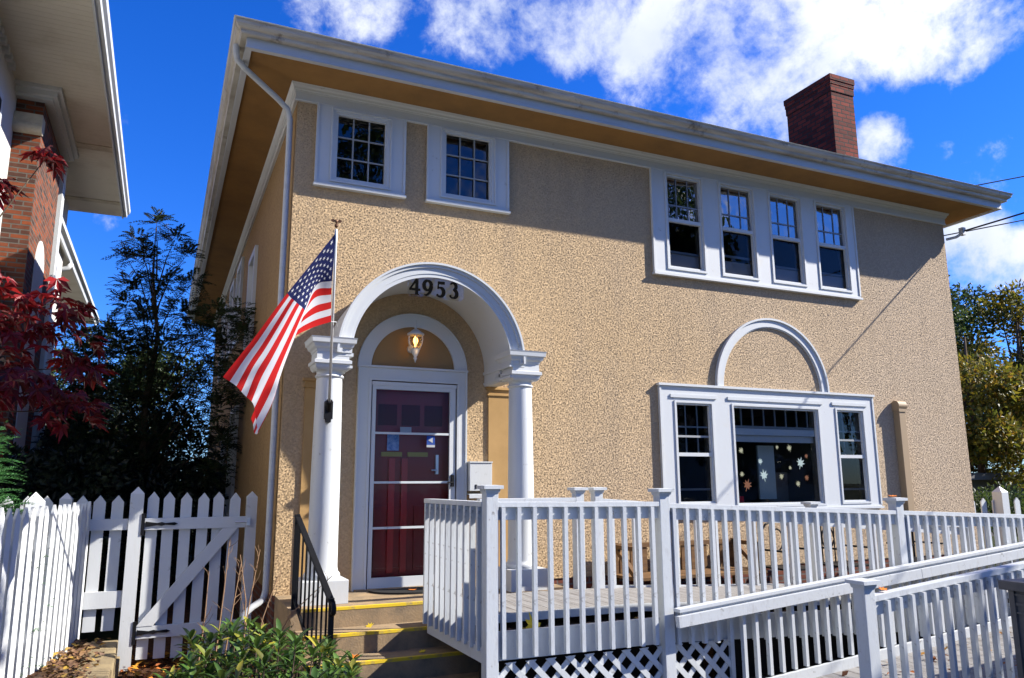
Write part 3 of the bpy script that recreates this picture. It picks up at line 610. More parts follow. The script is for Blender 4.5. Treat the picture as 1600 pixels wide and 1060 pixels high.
# ---- downspout from the left gutter corner
s = MB().tube([(-.655,-.35,5.27),(-.655,-.35,5.20),(-.64,-.335,5.13),(-.56,-.28,5.08),(-.20,-.06,4.93),(-.10,.0,4.87),(-.062,.05,4.78),(-.058,.06,4.4),(-.058,.06,.10),(-.058,.06,.04),(-.08,.06,-.04),(-.17,.03,-.09),(-.24,.0,-.14),(-.26,.0,-.22),(-.26,.0,-.58)], .031, 10)
d_ = hb(s, 'downspout', 'fascia'); smooth_by_angle(d_, 60)
# service head at the right eave
s = MB().tube([(W+.02,-.02,4.75),(W+.14,-.10,4.78),(W+.2,-.16,4.83)], .022, 8).box(W+.17, W+.24, -.2, -.13, 4.80, 4.92); hb(s, 'service_bracket', 'trim')

# ================================================================== STEPS
st = thing('entrance_steps', 'concrete steps with yellow painted edges leading up to the red door', 'steps', (.8, -1, 0))
def sp(mb, n, m_, **k): return adopt(mb.build(n, m_, None, **k), st)
sp(MB().box(.02, 2.75, -.97, -.001, GZ-.05, -.0005), 'landing', 'concrete')
sp(MB().box(.06, 1.62, -1.27, -.9705, GZ-.05, -.16), 'step', 'concrete')
sp(MB().box(.04, 1.70, -1.57, -1.2705, GZ-.05, -.32), 'step', 'concrete')
sp(MB().box(.02, 1.78, -1.87, -1.5705, GZ-.05, -.48), 'step', 'concrete')
for (x0, x1, y, z) in ((.09,1.70,-.97,0.0),(.06,1.62,-1.27,-.16),(.04,1.70,-1.57,-.32),(.02,1.78,-1.87,-.48)):
    sp(MB().box(x0, x1, y-.003, y+.035, z-.020, z+.003), 'nosing', 'yellow')

# ================================================================== RAILINGS, DECK, RAMP
BAL = {}
def baluster_mesh(length, m_='railwhite', w=.038):
    k = (round(length, 3), m_, w)
    if k not in BAL: BAL[k] = MB().box(-.0145, .0145, -w/2, w/2, -length, 0).mesh('baluster', m_)
    return BAL[k]
def put(me, name, root, loc, rot=0):
    o = bpy.data.objects.new(name, me); COL.objects.link(o); o.parent = root; o.location = Vector(loc)-Vector(root.location); o.rotation_euler[2] = rot; return o
def post(root, x, y, z0, z1, w=.092, cap=.15, name='post'):
    s = MB().box(x-w/2, x+w/2, y-w/2, y+w/2, z0, z1-.03)
    p = adopt(s.build(name, 'railwhite', None, bevel=.004), root)
    adopt(MB().squares(x, y, [(w/2+.006,z1-.055),(w/2+.012,z1-.03),(cap/2,z1-.028),(cap/2,z1-.004),(.03,z1)]).build('post_cap', 'railwhite', None), root)
    return p
def rail_seg(root, a, b, capw=.085, caph=.036, sub=True, subside=1, length=.98, pitch=.125, first=.08, last=.06, bal=True, suboff=.028):
    """a, b = top centre of the cap rail at both ends; balusters hang on the outer side"""
    a, b = Vector(a), Vector(b); d = b-a; hl = Vector((d.x, d.y, 0)).length; dh = Vector((d.x, d.y, 0)).normalized(); nrm = Vector((dh.y, -dh.x, 0))*subside
    down = Vector((0, 0, 1))
    adopt(MB().bar(a-down*caph/2, b-down*caph/2, capw, caph).build('cap_rail', 'railwhite', None, bevel=.003), root)
    if sub:
        o = -nrm*(.0)+Vector((0,0,-caph-.046)); adopt(MB().bar(a+o, b+o, .036, .088).build('sub_rail', 'railwhite', None), root)
    if bal:
        n = int((hl-first-last)/pitch+1e-6); me = baluster_mesh(length)
        for i in range(n+1):
            t = (first+i*pitch)/hl; p = a+d*t+nrm*(.019+.0185)-down*(caph+.002)
            o_ = put(me, 'baluster', root, p, math.atan2(dh.y, dh.x)+random.uniform(-.05,.05)); o_.rotation_euler[1] = random.uniform(-.004,.004); o_.location.x += random.uniform(-.003,.003)

YA = -2.56
fr_ = thing('deck_railing', 'long white timber railing along the front of the deck and upper ramp', 'railing', (1.126, YA, 0))
post(fr_, 1.126, YA, -.62, 1.013); post(fr_, 2.597, YA, -.55, .98); post(fr_, 5.205, YA, -.4, .877)
zt = lambda x: .893-.0125*(x-1.19) if x < 2.6 else .862-.0405*(x-2.66)
rail_seg(fr_, (1.172, YA, zt(1.172)), (2.551, YA, zt(2.551)), length=1.02, pitch=.1265, first=.035, last=.02)
rail_seg(fr_, (2.643, YA, zt(2.643)), (5.159, YA, zt(5.159)), length=1.02, pitch=.1245, first=.035, last=.02)
rail_seg(fr_, (5.251, YA, zt(5.251)), (8.3, YA, zt(8.3)), length=1.02, pitch=.1245, first=.035)
post(fr_, 8.35, YA, -.62, .75)
# return panel that closes the deck beside the steps
ret = thing('stair_side_railing', 'short white slatted railing panel closing the deck beside the steps', 'railing', (1.12, -2, 0))
rail_seg(ret, (1.118, -2.515, .895), (1.10, -1.24, .895), length=.98, pitch=.128, first=.05, last=.02, subside=-1)
adopt(MB().box(1.085, 1.135, -2.51, -1.3, -.20, -.10).build('bottom_rail', 'railwhite', None), ret)
# deck and upper ramp
dk = thing('deck', 'pale grey timber deck and upper ramp beside the portico, white boards below', 'deck', (1.5, -2, 0))
s = MB(); x = 1.16; 
while x < 8.3:
    zz = .045 if x < 2.6 else .045-.0405*(x-2.6)
    z2 = .045 if x+.13 < 2.6 else .045-.0405*(x+.13-2.6)
    s.prism([(x,-2.10,zz),(x+.134,-2.10,z2),(x+.134,-1.12 if x < 2.8 else -1.0,z2),(x,-1.12 if x < 2.8 else -1.0,zz)], (0,0,-.035)); x += .14
adopt(s.build('deck_boards', 'deckwood', None), dk)
def slopeboard(x0, x1, y, th, top, h, k=-.0405, xb=2.6):
    z = lambda x: top if x < xb else top+k*(x-xb)
    pts = [(x0,y,z(x0)-h)] + ([(xb,y,top-h)] if x0 < xb < x1 else []) + [(x1,y,z(x1)-h),(x1,y,z(x1))] + ([(xb,y,top)] if x0 < xb < x1 else []) + [(x0,y,z(x0))]
    return MB().prism(pts, (0, th, 0))
adopt(slopeboard(1.16, 8.3, -2.115, .013, .043, .062).build('deck_fascia', 'railwhite', None), dk)
adopt(slopeboard(1.16, 8.3, YA+.02, .035, .0, .19).build('rim_board', 'railwhite', None), dk)
adopt(slopeboard(1.16, 8.3, YA+.056, 1.2, -.075, .02).build('debris_ledge', 'debris', None), dk)
for k in range(30): pass
# lattice
s = MB(); x0, x1, z0, z1 = 1.175, 3.2, -.615, -.205; y = YA-.0
def clipbar(s, xs, dirn, y, w, th):
    # slat runs at 45 deg; clip to rectangle
    pts = []
    hw = w*.7071
    for t in (-hw, hw):
        for end in (0, 1): pass
    import itertools
    # polygon as intersection of strip |(x-xs) - dirn*(z-z0)| < hw*1.414/... with the rectangle
    h = w*1.4142/2
    poly = [(xs-h, z0), (xs+h, z0), (xs+h+dirn*(z1-z0), z1), (xs-h+dirn*(z1-z0), z1)]
    def clip(poly, f):
        o = []
        for i in range(len(poly)):
            a, b = poly[i], poly[(i+1) % len(poly)]; fa, fb = f(a), f(b)
            if fa >= 0: o.append(a)
            if fa*fb < 0: t = fa/(fa-fb); o.append((a[0]+(b[0]-a[0])*t, a[1]+(b[1]-a[1])*t))
        return o
    poly = clip(poly, lambda p: p[0]-x0)
    if poly: poly = clip(poly, lambda p: x1-p[0])
    if len(poly) >= 3: s.prism([(p[0], y, p[1]) for p in poly], (0, th, 0))
xs = x0-.6
while xs < x1+.6:
    clipbar(s, xs, -1, y-.0, .042, .008); clipbar(s, xs, 1, y+.0085, .042, .008); xs += .158
adopt(s.build('lattice', 'railwhite', None), dk)
adopt(MB().box(3.20, 3.235, YA-.01, YA+.02, -.615, -.2).build('lattice_trim', 'railwhite', None), dk)
s = MB().box(3.3, 8.3, YA+.3, YA+.34, -.6, -.25).box(1.2, 3.2, YA+.35, YA+.39, -.6, -.2); adopt(s.build('under_shade_board', 'dark', None), dk)  # near-black boards standing in for the shade of the open underside

# lower ramp
lr = thing('lower_ramp', 'grey boarded lower wheelchair ramp with yellow leaves, rising to the right', 'ramp', (3.2, -3.3, GZ))
rz_ = lambda x: -.60+.0824*(x-3.2)
s = MB(); x = 3.0
while x < 8.3:
    s.prism([(x,-3.78,rz_(x)),(x+.134,-3.78,rz_(x+.134)),(x+.134,-2.70,rz_(x+.134)),(x,-2.70,rz_(x))], (0,0,-.03)); x += .14
adopt(s.build('ramp_boards', 'deckwood', None), lr)
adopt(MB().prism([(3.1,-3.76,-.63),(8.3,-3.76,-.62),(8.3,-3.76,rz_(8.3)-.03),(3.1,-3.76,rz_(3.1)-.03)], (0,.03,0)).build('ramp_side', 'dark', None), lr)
adopt(MB().box(8.31, 9.6, -3.8, -1.0, -.23, -.19).build('turning_platform', 'deckwood', None), lr)

hr = thing('ramp_inner_railing', 'thick white double handrail rising in front of the deck railing', 'railing', (2.62, -2.7, 0))
YB = -2.67
a0 = lambda x, z: (x, YB, z+.0824*(x-2.63))
s = MB().bar(a0(2.62,.066), a0(8.3,.066), .075, .026); adopt(s.build('cap_rail', 'railwhite', None, bevel=.003), hr)
s = MB().bar((2.66,YB+.0,.038), (8.3,YB+.0,.038+.0824*5.64), .03, .03); adopt(s.build('groove_rail', 'railwhite', None), hr)
s = MB().bar((2.60,YB-.03,-.012), (5.26,YB-.03,-.012+.0824*2.66), .045, .084).bar((5.265,YB-.03,-.012+.0824*2.665), (8.3,YB-.03,-.012+.0824*5.7), .045, .084); adopt(s.build('handrail_board', 'railwhite', None, bevel=.003), hr)
me = baluster_mesh(.56)
for i in range(39):
    x = 3.26+.1265*i; put(me, 'baluster', hr, (x, YB+.015, .0+.0824*(x-2.63)))
s = MB().bar((3.22,YB-.012,-.62+.0824*.6), (8.3,YB-.012,-.62+.0824*5.68), .036, .10); adopt(s.build('bottom_rail', 'railwhite', None), hr)

orl = thing('ramp_outer_railing', 'white railing with square capped newel along the outer side of the lower ramp', 'railing', (3.37, -3.8, GZ))
post(orl, 3.33, -3.8, -.62, .378, .096, .16)
zo = lambda x: .272+.087*(x-3.39)
rail_seg(orl, (3.378, -3.8, zo(3.378)), (8.3, -3.8, zo(8.3)), length=.84, pitch=.1184, first=.115, capw=.07, caph=.04)
for i in range(3): post(orl, 5.9+1.2*i, -3.74, -.62, zo(5.9+1.2*i)-.04, .09, .092)

# wall-side railing of the upper ramp
wr = thing('wall_side_railing', 'low white railing with capped posts between the deck and the house wall', 'railing', (2.75, -1.1, 0))
YW = -1.1
post(wr, 2.655, YW, -.12, .982, .088, .15); post(wr, 2.865, YW, -.05, .982, .088, .15); post(wr, 5.63, YW, -.3, .805, .088, .15); post(wr, 8.18, YW, -.4, .55, .088, .15)
zw = lambda x: .872-.0725*(x-2.9) if x < 5.6 else .672-.0725*(x-5.6)
rail_seg(wr, (1.62, YW, .885), (2.61, YW, .885), bal=False)
rail_seg(wr, (2.91, YW, .872), (5.585, YW, zw(5.585)), length=.80, pitch=.25, first=.10)
rail_seg(wr, (5.675, YW, zw(5.675)), (8.135, YW, zw(8.135)), length=.70, pitch=.25, first=.10)
adopt(MB().bar((2.91,YW,.01), (8.135,YW,.01-.05*5.2), .036, .09).build('bottom_rail', 'railwhite', None), wr)
s = MB()
for i in range(46): s.box(3.0+.11*i, 3.095+.11*i, -.93, -.86, -.24-.02*i*.3, -.07-.02*i*.3)
o = s.build('brick_edging', 'brick_base', None, uv=True); tag(o, 'row of dark red edging bricks behind the ramp railing', 'edging')

# dark iron handrail at the steps
ih = thing('iron_handrail', 'black wrought iron stair railing with thin balusters beside the steps', 'handrail', (.1, -1.4, GZ))
tx = lambda y: .05+(.17-.05)*(y+.90)/(-.95); tz = lambda y: .75+(.18-.75)*(y+.90)/(-.95)
A0, A1 = (.05,-.90), (.17,-1.85)
adopt(MB().box(.032, .068, -.918, -.882, -.55, .765).build('newel', 'black', None), ih)
adopt(MB().box(.152, .188, -1.868, -1.832, -.62, .205).build('newel', 'black', None), ih)
adopt(MB().bar((.05,-.88,.765), (.172,-1.87,.168), .046, .022).build('top_rail', 'black', None, bevel=.003), ih)
s = MB().tube([(.172,-1.86,.175),(.174,-1.89,.165),(.175,-1.91,.14),(.175,-1.905,.11),(.174,-1.885,.10)], .02, 10); adopt(s.build('scroll_end', 'black', None, smooth=True), ih)
adopt(MB().bar((.05,-.90,.09), (.17,-1.85,-.50), .022, .022).build('bottom_rail', 'black', None), ih)
for i in range(8):
    y = -.985-.108*i; x = tx(y); adopt(MB().box(x-.007, x+.007, y-.007, y+.007, tz(y)-.665, tz(y)+.0).build('baluster', 'black', None), ih)

# doormat
s = MB(); pts = [(XC+.42*math.cos(a)-.03, -.16-.33*math.sin(a), .001) for a in [math.pi*i/24 for i in range(25)]]
o = s.prism(pts, (0, 0, .016)).build('doormat', 'rubber', None); tag(o, 'black half round rubber doormat on the concrete landing', 'doormat')

# ================================================================== SMALL FIXTURES
# lantern
ln_ = thing('wall_lantern', 'white ornate wall lantern with a glowing amber bulb above the door', 'lantern', (1.29, 0, 2.45))
LX, LY = 1.285, -.17
s = MB().tube([(LX,-.006,2.42),(LX,-.03,2.42)], [.045,.035], 16).tube([(LX,-.03,2.42),(LX,-.09,2.36),(LX,-.15,2.38),(LX,LY,2.40)], .010, 8); adopt(s.build('bracket', 'trim', None, smooth=True), ln_)
s = MB().lathe(LX, LY, [(.004,2.255),(.008,2.275),(.02,2.30),(.012,2.31),(.025,2.33),(.040,2.365),(.045,2.385),(.05,2.39),(.05,2.40)], 16); adopt(s.build('lower_cup', 'trim', None, smooth=True), ln_)
s = MB()
for k in range(6):
    a = math.pi*k/3+.3; c, n_ = math.cos(a), math.sin(a)
    s.tube([(LX+c*.048,LY+n_*.048,2.395),(LX+c*.072,LY+n_*.072,2.44),(LX+c*.082,LY+n_*.082,2.49),(LX+c*.075,LY+n_*.075,2.545)], .005, 6)
adopt(s.build('cage', 'trim', None), ln_)
s = MB().lathe(LX, LY, [(.086,2.54),(.090,2.548),(.088,2.558),(.06,2.575),(.05,2.585),(.03,2.60),(.012,2.61),(.016,2.63),(.006,2.65),(.003,2.70)], 16); adopt(s.build('lamp_top', 'trim', None, smooth=True), ln_)
s = MB().lathe(LX, LY, [(.045,2.40),(.068,2.44),(.077,2.49),(.070,2.54)], 12); adopt(s.build('lamp_glass', 'lampglass', None), ln_)
s = MB().lathe(LX, LY, [(.010,2.42),(.014,2.45),(.026,2.475),(.024,2.50),(.006,2.53)], 12); adopt(s.build('bulb', 'bulb', None, smooth=True), ln_)
pl = bpy.data.lights.new('lantern_light', 'POINT'); pl.energy = .05; pl.color = (1, .6, .25); pl.shadow_soft_size = .04
plo = bpy.data.objects.new('lantern_light', pl); COL.objects.link(plo); plo.parent = ln_; plo.location = Vector((LX, LY-.05, 2.36))-Vector(ln_.location)

# house number
hn = thing('house_number_plate', 'clear plate with black numerals 4953 hanging under the portico arch', 'house number', (1.3, -.7, 2.9))
pts = []; x0, x1, zb = 1.027, 1.61, 2.815
for i in range(13): x = x0+(x1-x0)*i/12; pts.append((x, 2.213+math.sqrt(.81**2-(x-XC)**2)-.002))
poly = [(x0, zb+.03), (x0+.03, zb), (x1-.03, zb), (x1, zb+.03)] + list(reversed(pts))
adopt(MB().prism([(p[0], -.715, p[1]) for p in poly], (0, .005, 0)).build('plate', 'clearp', None), hn)
def stroke(pts, ws):
    """variable width stroke polygon in xz"""
    L_, R_ = [], []
    P_ = [Vector(p) for p in pts]
    for i, p in enumerate(P_):
        d = (P_[min(i+1, len(P_)-1)]-P_[max(i-1, 0)]).normalized(); n = Vector((-d.y, d.x)); L_.append(p+n*ws[i]/2); R_.append(p-n*ws[i]/2)
    quads = []
    for i in range(len(P_)-1): quads.append([L_[i], L_[i+1], R_[i+1], R_[i]])
    return quads
def arcpts(cx, cz, rx, rz, a0, a1, n): return [(cx+rx*math.cos(R(a0+(a1-a0)*i/n)), cz+rz*math.sin(R(a0+(a1-a0)*i/n))) for i in range(n+1)]
def digit(ch):
    q = []
    if ch == '4':
        q += stroke([(.56,1.0),(.06,.36)], [.15,.13]); q += stroke([(.0,.33),(.84,.33)], [.15,.15]); q += stroke([(.57,0.0),(.57,1.0)], [.25,.23]); q += stroke([(.42,.02),(.74,.02)], [.05,.05])
    if ch == '9':
        p = arcpts(.38,.66,.28,.30,0,360,28); q += stroke(p, [.13+.15*abs(math.cos(R(360*i/28))) for i in range(29)])
        p = arcpts(.10,.62,.57,.62,0,-78,14); q += stroke(p, [.27-.011*i for i in range(15)]); q += stroke([(.14,.06),(.24,.02)], [.10,.06])
    if ch == '5':
        q += stroke([(.18,.91),(.70,.91)], [.19,.19]); q += stroke([(.21,.98),(.17,.5)], [.11,.10])
        p = [(.16,.52)]+arcpts(.32,.31,.30,.29,115,-120,20); q += stroke(p, [.06]+[.12+.17*max(0, math.cos(R(115-235*i/20))) for i in range(21)]); q += stroke(arcpts(.13,.10,.05,.05,0,300,8), [.07]*9)
    if ch == '3':
        p = arcpts(.34,.76,.24,.22,150,-90,18); q += stroke(p, [.12+.14*max(0, math.cos(R(150-240*i/18))) for i in range(19)])
        p = arcpts(.34,.28,.30,.27,90,-140,18); q += stroke(p, [.12+.17*max(0, math.cos(R(90-230*i/18))) for i in range(19)]); q += stroke(arcpts(.13,.12,.05,.05,0,300,8), [.07]*9)
    return q
for i, chx in enumerate('4953'):
    s = MB(); ox = 1.043+.1355*i; oz = 2.836; sc = .158
    for k, q in enumerate(digit(chx)):
        yy = -.722+.0002*(k % 7)
        s.prism([(ox+p.x*sc*.84, yy, oz+p.y*sc) for p in q], (0, .006, 0))
    adopt(s.build('numeral', 'numeral', None), hn)

# white box beside the door
mbx = thing('mailbox', 'white wall mailbox with small slot to the right of the door', 'mailbox', (2.05, 0, 1))
adopt(MB().box(1.925, 2.178, -.10, -.001, .945, 1.236).build('box', 'white', None, bevel=.004), mbx)
adopt(MB().box(1.92, 2.183, -.108, -.001, 1.2365, 1.25).build('lid', 'white', None), mbx)
adopt(MB().box(1.985, 2.005, -.104, -.1005, .965, 1.01).build('lock', 'black', None), mbx)
s = MB().box(1.92, 2.18, -.10, -.001, .905, .915).box(1.92, 2.18, -.104, -.10, .87, .905); adopt(s.build('paper_tray', 'white', None), mbx)
# tan vent pipe on the wall
s = MB().box(8.42, 8.545, -.10, -.001, -.3, 2.02); pp = thing('wall_pipe', 'tan square pipe with rounded cap running up the stucco wall right of the picture window', 'pipe', (8.48, 0, -.3))
adopt(s.build('pipe', 'pipe_tan', None, bevel=.006), pp)
s = MB().tube([(8.40,-.055,2.08),(8.565,-.055,2.08)], .07, 20).box(8.41, 8.555, -.11, -.001, 1.99, 2.05); adopt(s.build('pipe_cap', 'pipe_tan', None), pp)

# flag
fl = thing('flag_on_pole', 'american flag on a slanted silver pole fixed to the left portico column', 'flag', (.31, -.74, 1.686))
base, tip = Vector((.31, -.74, 1.686)), Vector((.068, -2.0, 2.928)); dv = (tip-base)
adopt(MB().tube([base, base+dv*1.02], [.013, .010], 12).build('pole', 'pole', None, smooth=True), fl)
s = MB().tube([base-dv*.035, base+dv*.05], .024, 10).tube([base+dv*.045, base+dv*.055], .03, 10).box(.275, .345, -.745, -.69, 1.60, 1.76).box(.29, .33, -.75, -.68, 1.57, 1.60); adopt(s.build('bracket', 'black', None), fl)
tp = base+dv*1.03
s = MB().lathe(tp.x, tp.y, [(.004,tp.z-.005),(.014,tp.z+.005),(.014,tp.z+.02),(.005,tp.z+.03)], 12)
s.tube([tp+Vector((0,0,.025)), tp+Vector((0,0,.045)), tp+Vector((-.002,0,.062))], [.006,.012,.006], 8)
for sx in (-1, 1):
    s.prism([tuple(tp+Vector(p)) for p in ((sx*.005,0,.048),(sx*.022,0,.066),(sx*.042,0,.058),(sx*.038,0,.044),(sx*.020,0,.040))], (0,.006,0))
adopt(s.build('eagle_finial', 'bronze', None), fl)
G = [[(0.063,-2.0,2.928),(-0.099,-1.958,2.684),(-0.265,-1.907,2.438),(-0.364,-1.874,2.278),(-0.458,-1.851,2.119),(-0.562,-1.848,1.958),(-0.667,-1.861,1.793)],
[(0.076,-1.93,2.841),(-0.078,-1.902,2.65),(-0.223,-1.887,2.412),(-0.321,-1.885,2.226),(-0.413,-1.883,2.049),(-0.503,-1.885,1.89),(-0.58,-1.888,1.722)],
[(0.088,-1.85,2.75),(-0.054,-1.859,2.613),(-0.182,-1.874,2.384),(-0.28,-1.878,2.171),(-0.367,-1.871,1.987),(-0.448,-1.86,1.83),(-0.508,-1.847,1.65)],
[(0.099,-1.76,2.665),(-0.026,-1.788,2.587),(-0.131,-1.802,2.364),(-0.234,-1.804,2.109),(-0.31,-1.81,1.922),(-0.379,-1.812,1.749),(-0.442,-1.812,1.576)],
[(0.113,-1.67,2.577),(-0.023,-1.701,2.53),(-0.103,-1.73,2.325),(-0.2,-1.761,2.035),(-0.258,-1.802,1.843),(-0.311,-1.83,1.626),(-0.405,-1.843,1.406)],
[(0.135,-1.57,2.458),(-0.014,-1.632,2.384),(-0.139,-1.708,2.245),(-0.206,-1.7,2.039),(-0.291,-1.757,1.877),(-0.348,-1.782,1.648),(-0.429,-1.778,1.4)],
[(0.159,-1.47,2.341),(-0.018,-1.571,2.254),(-0.173,-1.67,2.142),(-0.211,-1.604,2.033),(-0.319,-1.659,1.928),(-0.385,-1.677,1.716),(-0.451,-1.664,1.507)]]
def cr_(p0, p1, p2, p3, t): return tuple(.5*((2*b)+(c-a)*t+(2*a-5*b+4*c-d)*t*t+(-a+3*b-3*c+d)*t**3) for a, b, c, d in zip(p0, p1, p2, p3))
UK = [0,.2,.4,.55,.7,.85,1]; VK = [0,2/13,4/13,6/13,8/13,10.5/13,1]
def cat(row, u, K):
    n = len(row)-1; i = max(k for k in range(n) if K[k] <= u+1e-9); t = min(1, max(0, (u-K[i])/(K[i+1]-K[i])))
    ext = lambda k: row[k] if 0 <= k <= n else tuple(2*a-b for a, b in zip(row[0 if k < 0 else n], row[1 if k < 0 else n-1]))
    return cr_(ext(i-1), ext(i), ext(i+1), ext(i+2), t)
def flagpt(u, v, off=0):
    p = Vector(cat([cat(r, u, UK) for r in G], v, VK))
    rip = .016*u*math.sin(11*v+3.5*u+.6)+.008*u*math.sin(23*v+5*u)
    p += Vector((.25*rip, -rip*1.5, 0))
    if off:
        a = flagpt(min(u+.01, 1), v)-flagpt(max(u-.01, 0), v); b = flagpt(u, min(v+.01, 1))-flagpt(u, max(v-.01, 0)); p += a.cross(b).normalized()*off
    return p
s = MB(); NU, NV = 50, 52
for j in range(NV+1):
    for i in range(NU+1): s.v.append(tuple(flagpt(i/NU, j/NV)))
for j in range(NV):
    for i in range(NU):
        a = j*(NU+1)+i; s.f.append((a, a+1, a+NU+2, a+NU+1)); stripe = j//4; s.mi.append(2 if (i < 20 and stripe < 7) else (0 if stripe % 2 == 0 else 1))
fm = {}
def flagmat(nm, c):
    m_ = mat(nm, c, .75, .2); t = m_.node_tree; b = t.nodes['Principled BSDF']; tr = t.nodes.new('ShaderNodeBsdfTranslucent'); tr.inputs[0].default_value = (*c, 1)
    ms = t.nodes.new('ShaderNodeMixShader'); ms.inputs[0].default_value = .4; t.links.new(b.outputs[0], ms.inputs[1]); t.links.new(tr.outputs[0], ms.inputs[2]); t.links.new(ms.outputs[0], t.nodes['Material Output'].inputs[0]); return m_
fo = adopt(s.build('flag_cloth', [flagmat('cloth_red', (.50,.012,.012)), flagmat('cloth_white', (.60,.60,.63)), flagmat('cloth_blue', (.012,.018,.09))], None, smooth=True), fl)
s = MB()
for r_ in range(9):
    for c_ in range(6 if r_ % 2 == 0 else 5):
        u = (.4/12)*(1+2*c_+(r_ % 2)); v = (7/13/10)*(r_+1)
        for off in (-.003, .003):
            pts = [flagpt(u+(.0155 if k % 2 == 0 else .006)*math.cos(math.pi*k/5), v+(.027 if k % 2 == 0 else .0105)*math.sin(math.pi*k/5), off) for k in range(10)]
            s.poly(pts)
adopt(s.build('stars', flagmat('star_white', (.8,.8,.8)), None, fixn=False), fl)
# cord from the lower hoist corner
adopt(MB().tube([flagpt(0,1), flagpt(0,1)+Vector((.05,.04,.01)), flagpt(0,1)+Vector((.07,.1,-.02))], .003, 6).build('cord', 'trim', None), fl)

# ================================================================== FENCES, GATE
def picket_mesh(w, h, th=.02, m_='white', tipn=.085):
    return MB().prism([(-w/2,-th/2,0),(w/2,-th/2,0),(w/2,-th/2,h-tipn*.75),(0,-th/2,h),(-w/2,-th/2,h-tipn*.75)], (0, th, 0)).mesh('picket', m_)
def hipost(root, x, y, z0, z1, w, rot=0, name='post'):
    s = MB().squares(0, 0, [(w/2,z0-z0),(w/2,z1-z0-w*.55),(.002,z1-z0)]); o = s.build(name, 'white', None)
    o.parent = root; o.location = Vector((x, y, z0))-Vector(root.location); o.rotation_euler[2] = rot; return o
YG = .40
gate = thing('picket_gate', 'white picket gate with diagonal brace and black strap hinges', 'gate', (-.7, YG, GZ))
pm = picket_mesh(.098, 1.50)
for i, x in enumerate([-1.075,-.93,-.785,-.64,-.497,-.355]): put(pm, 'picket', gate, (x, YG+.02, -.55+random.uniform(-.012,.012))).rotation_euler[1] = random.uniform(-.008,.008)
def gp_(mb, n, m_='white', **k): return adopt(mb.build(n, m_, None, **k), gate)
gp_(MB().box(-1.14, -.24, YG-.03, YG+.009, .610, .715), 'rail', bevel=.003); gp_(MB().box(-1.14, -.24, YG-.03, YG+.009, -.355, -.248), 'rail', bevel=.003)
gp_(MB().prism([(-1.14,YG-.034,-.247),(-1.0,YG-.034,-.247),(-.31,YG-.034,.609),(-.45,YG-.034,.609)], (0,.04,0)), 'brace')
for z in (.662, -.30):
    s = MB().box(-1.165, -1.135, YG-.045, YG-.031, z-.10, z+.10)
    s.prism([(-1.13,YG-.045,z-.025),(-1.13,YG-.045,z+.025),(-1.03,YG-.045,z+.010),(-.99,YG-.045,z+.018),(-.96,YG-.045,z+.008),(-.88,YG-.045,z+.014),(-.85,YG-.045,z),(-.88,YG-.045,z-.014),(-.96,YG-.045,z-.008),(-.99,YG-.045,z-.018),(-1.03,YG-.045,z-.010)], (0,.01,0))
    gp_(s, 'hinge', 'black')
s = MB().tube([(-.34,YG-.045,.665),(-.21,YG-.045,.665)], .007, 8).box(-.235, -.20, YG-.05, YG-.03, .63, .70); gp_(s, 'latch', 'pole')
lf = thing('picket_fence', 'short shaded picket fence run and posts on either side of the gate', 'fence', (-1.6, YG, -.3))
hipost(lf, -1.215, YG+.02, GZ, 1.005, .115); hipost(lf, -.19, YG+.02, GZ, .955, .098); 
pm2 = picket_mesh(.10, 1.2)
for i, x in enumerate([-1.375,-1.525,-1.665,-1.95,-2.1,-2.25]): put(pm2, 'picket', lf, (x, YG+.025, -.27))
hipost(lf, -1.80, YG+.06, -.4, .955, .10)
adopt(MB().box(-2.35, -1.275, YG-.02, YG+.014, .615, .715).build('rail', 'white', None), lf); adopt(MB().box(-2.35, -1.275, YG-.02, YG+.014, -.07, .075).build('rail', 'white', None), lf)
nf = thing('picket_fence', 'long sunlit white picket fence running towards the viewer beside the stone kerb', 'fence', (-1.65, .2, -.3))
pm3 = picket_mesh(.072, 1.24, .02, 'white', .10)
x, y, ang = -1.60, .33, R(9)
path = []
for i in range(27):
    path.append((x, y)); o = put(pm3, 'picket', nf, (x, y, -.37-.0*i+random.uniform(-.008,.012)), math.pi/2-ang+random.uniform(-.03,.03)); o.rotation_euler[1] = random.uniform(-.02,.008)
    x -= math.sin(ang)*.116; y -= math.cos(ang)*.116; ang = min(R(17.5), ang+R(.7))
for zc in (.58, -.08):
    s = MB()
    for k in range(0, 26, 2):
        a, b = path[k], path[min(k+2, 26)]; s.bar((a[0]-.045,a[1],zc), (b[0]-.045,b[1],zc), .04, .085)
    adopt(s.build('rail', 'white', None), nf)
hipost(nf, -1.925, -.52, -.5, .972, .135, R(12)); hipost(nf, -2.5, -2.4, -.5, .97, .135, R(15))
# far right fence
rfn = thing('picket_fence', 'white picket fence beyond the right corner of the house', 'fence', (13, 1, -.6))
pm4 = picket_mesh(.13, 1.36)
for i in range(16): put(pm4, 'picket', rfn, (11.0+.29*i, 1.0, -.62))
hipost(rfn, 11.93, .93, GZ, .93, .17)
adopt(MB().box(10.8, 15.6, 1.02, 1.06, .35, .45).build('rail', 'white', None), rfn)

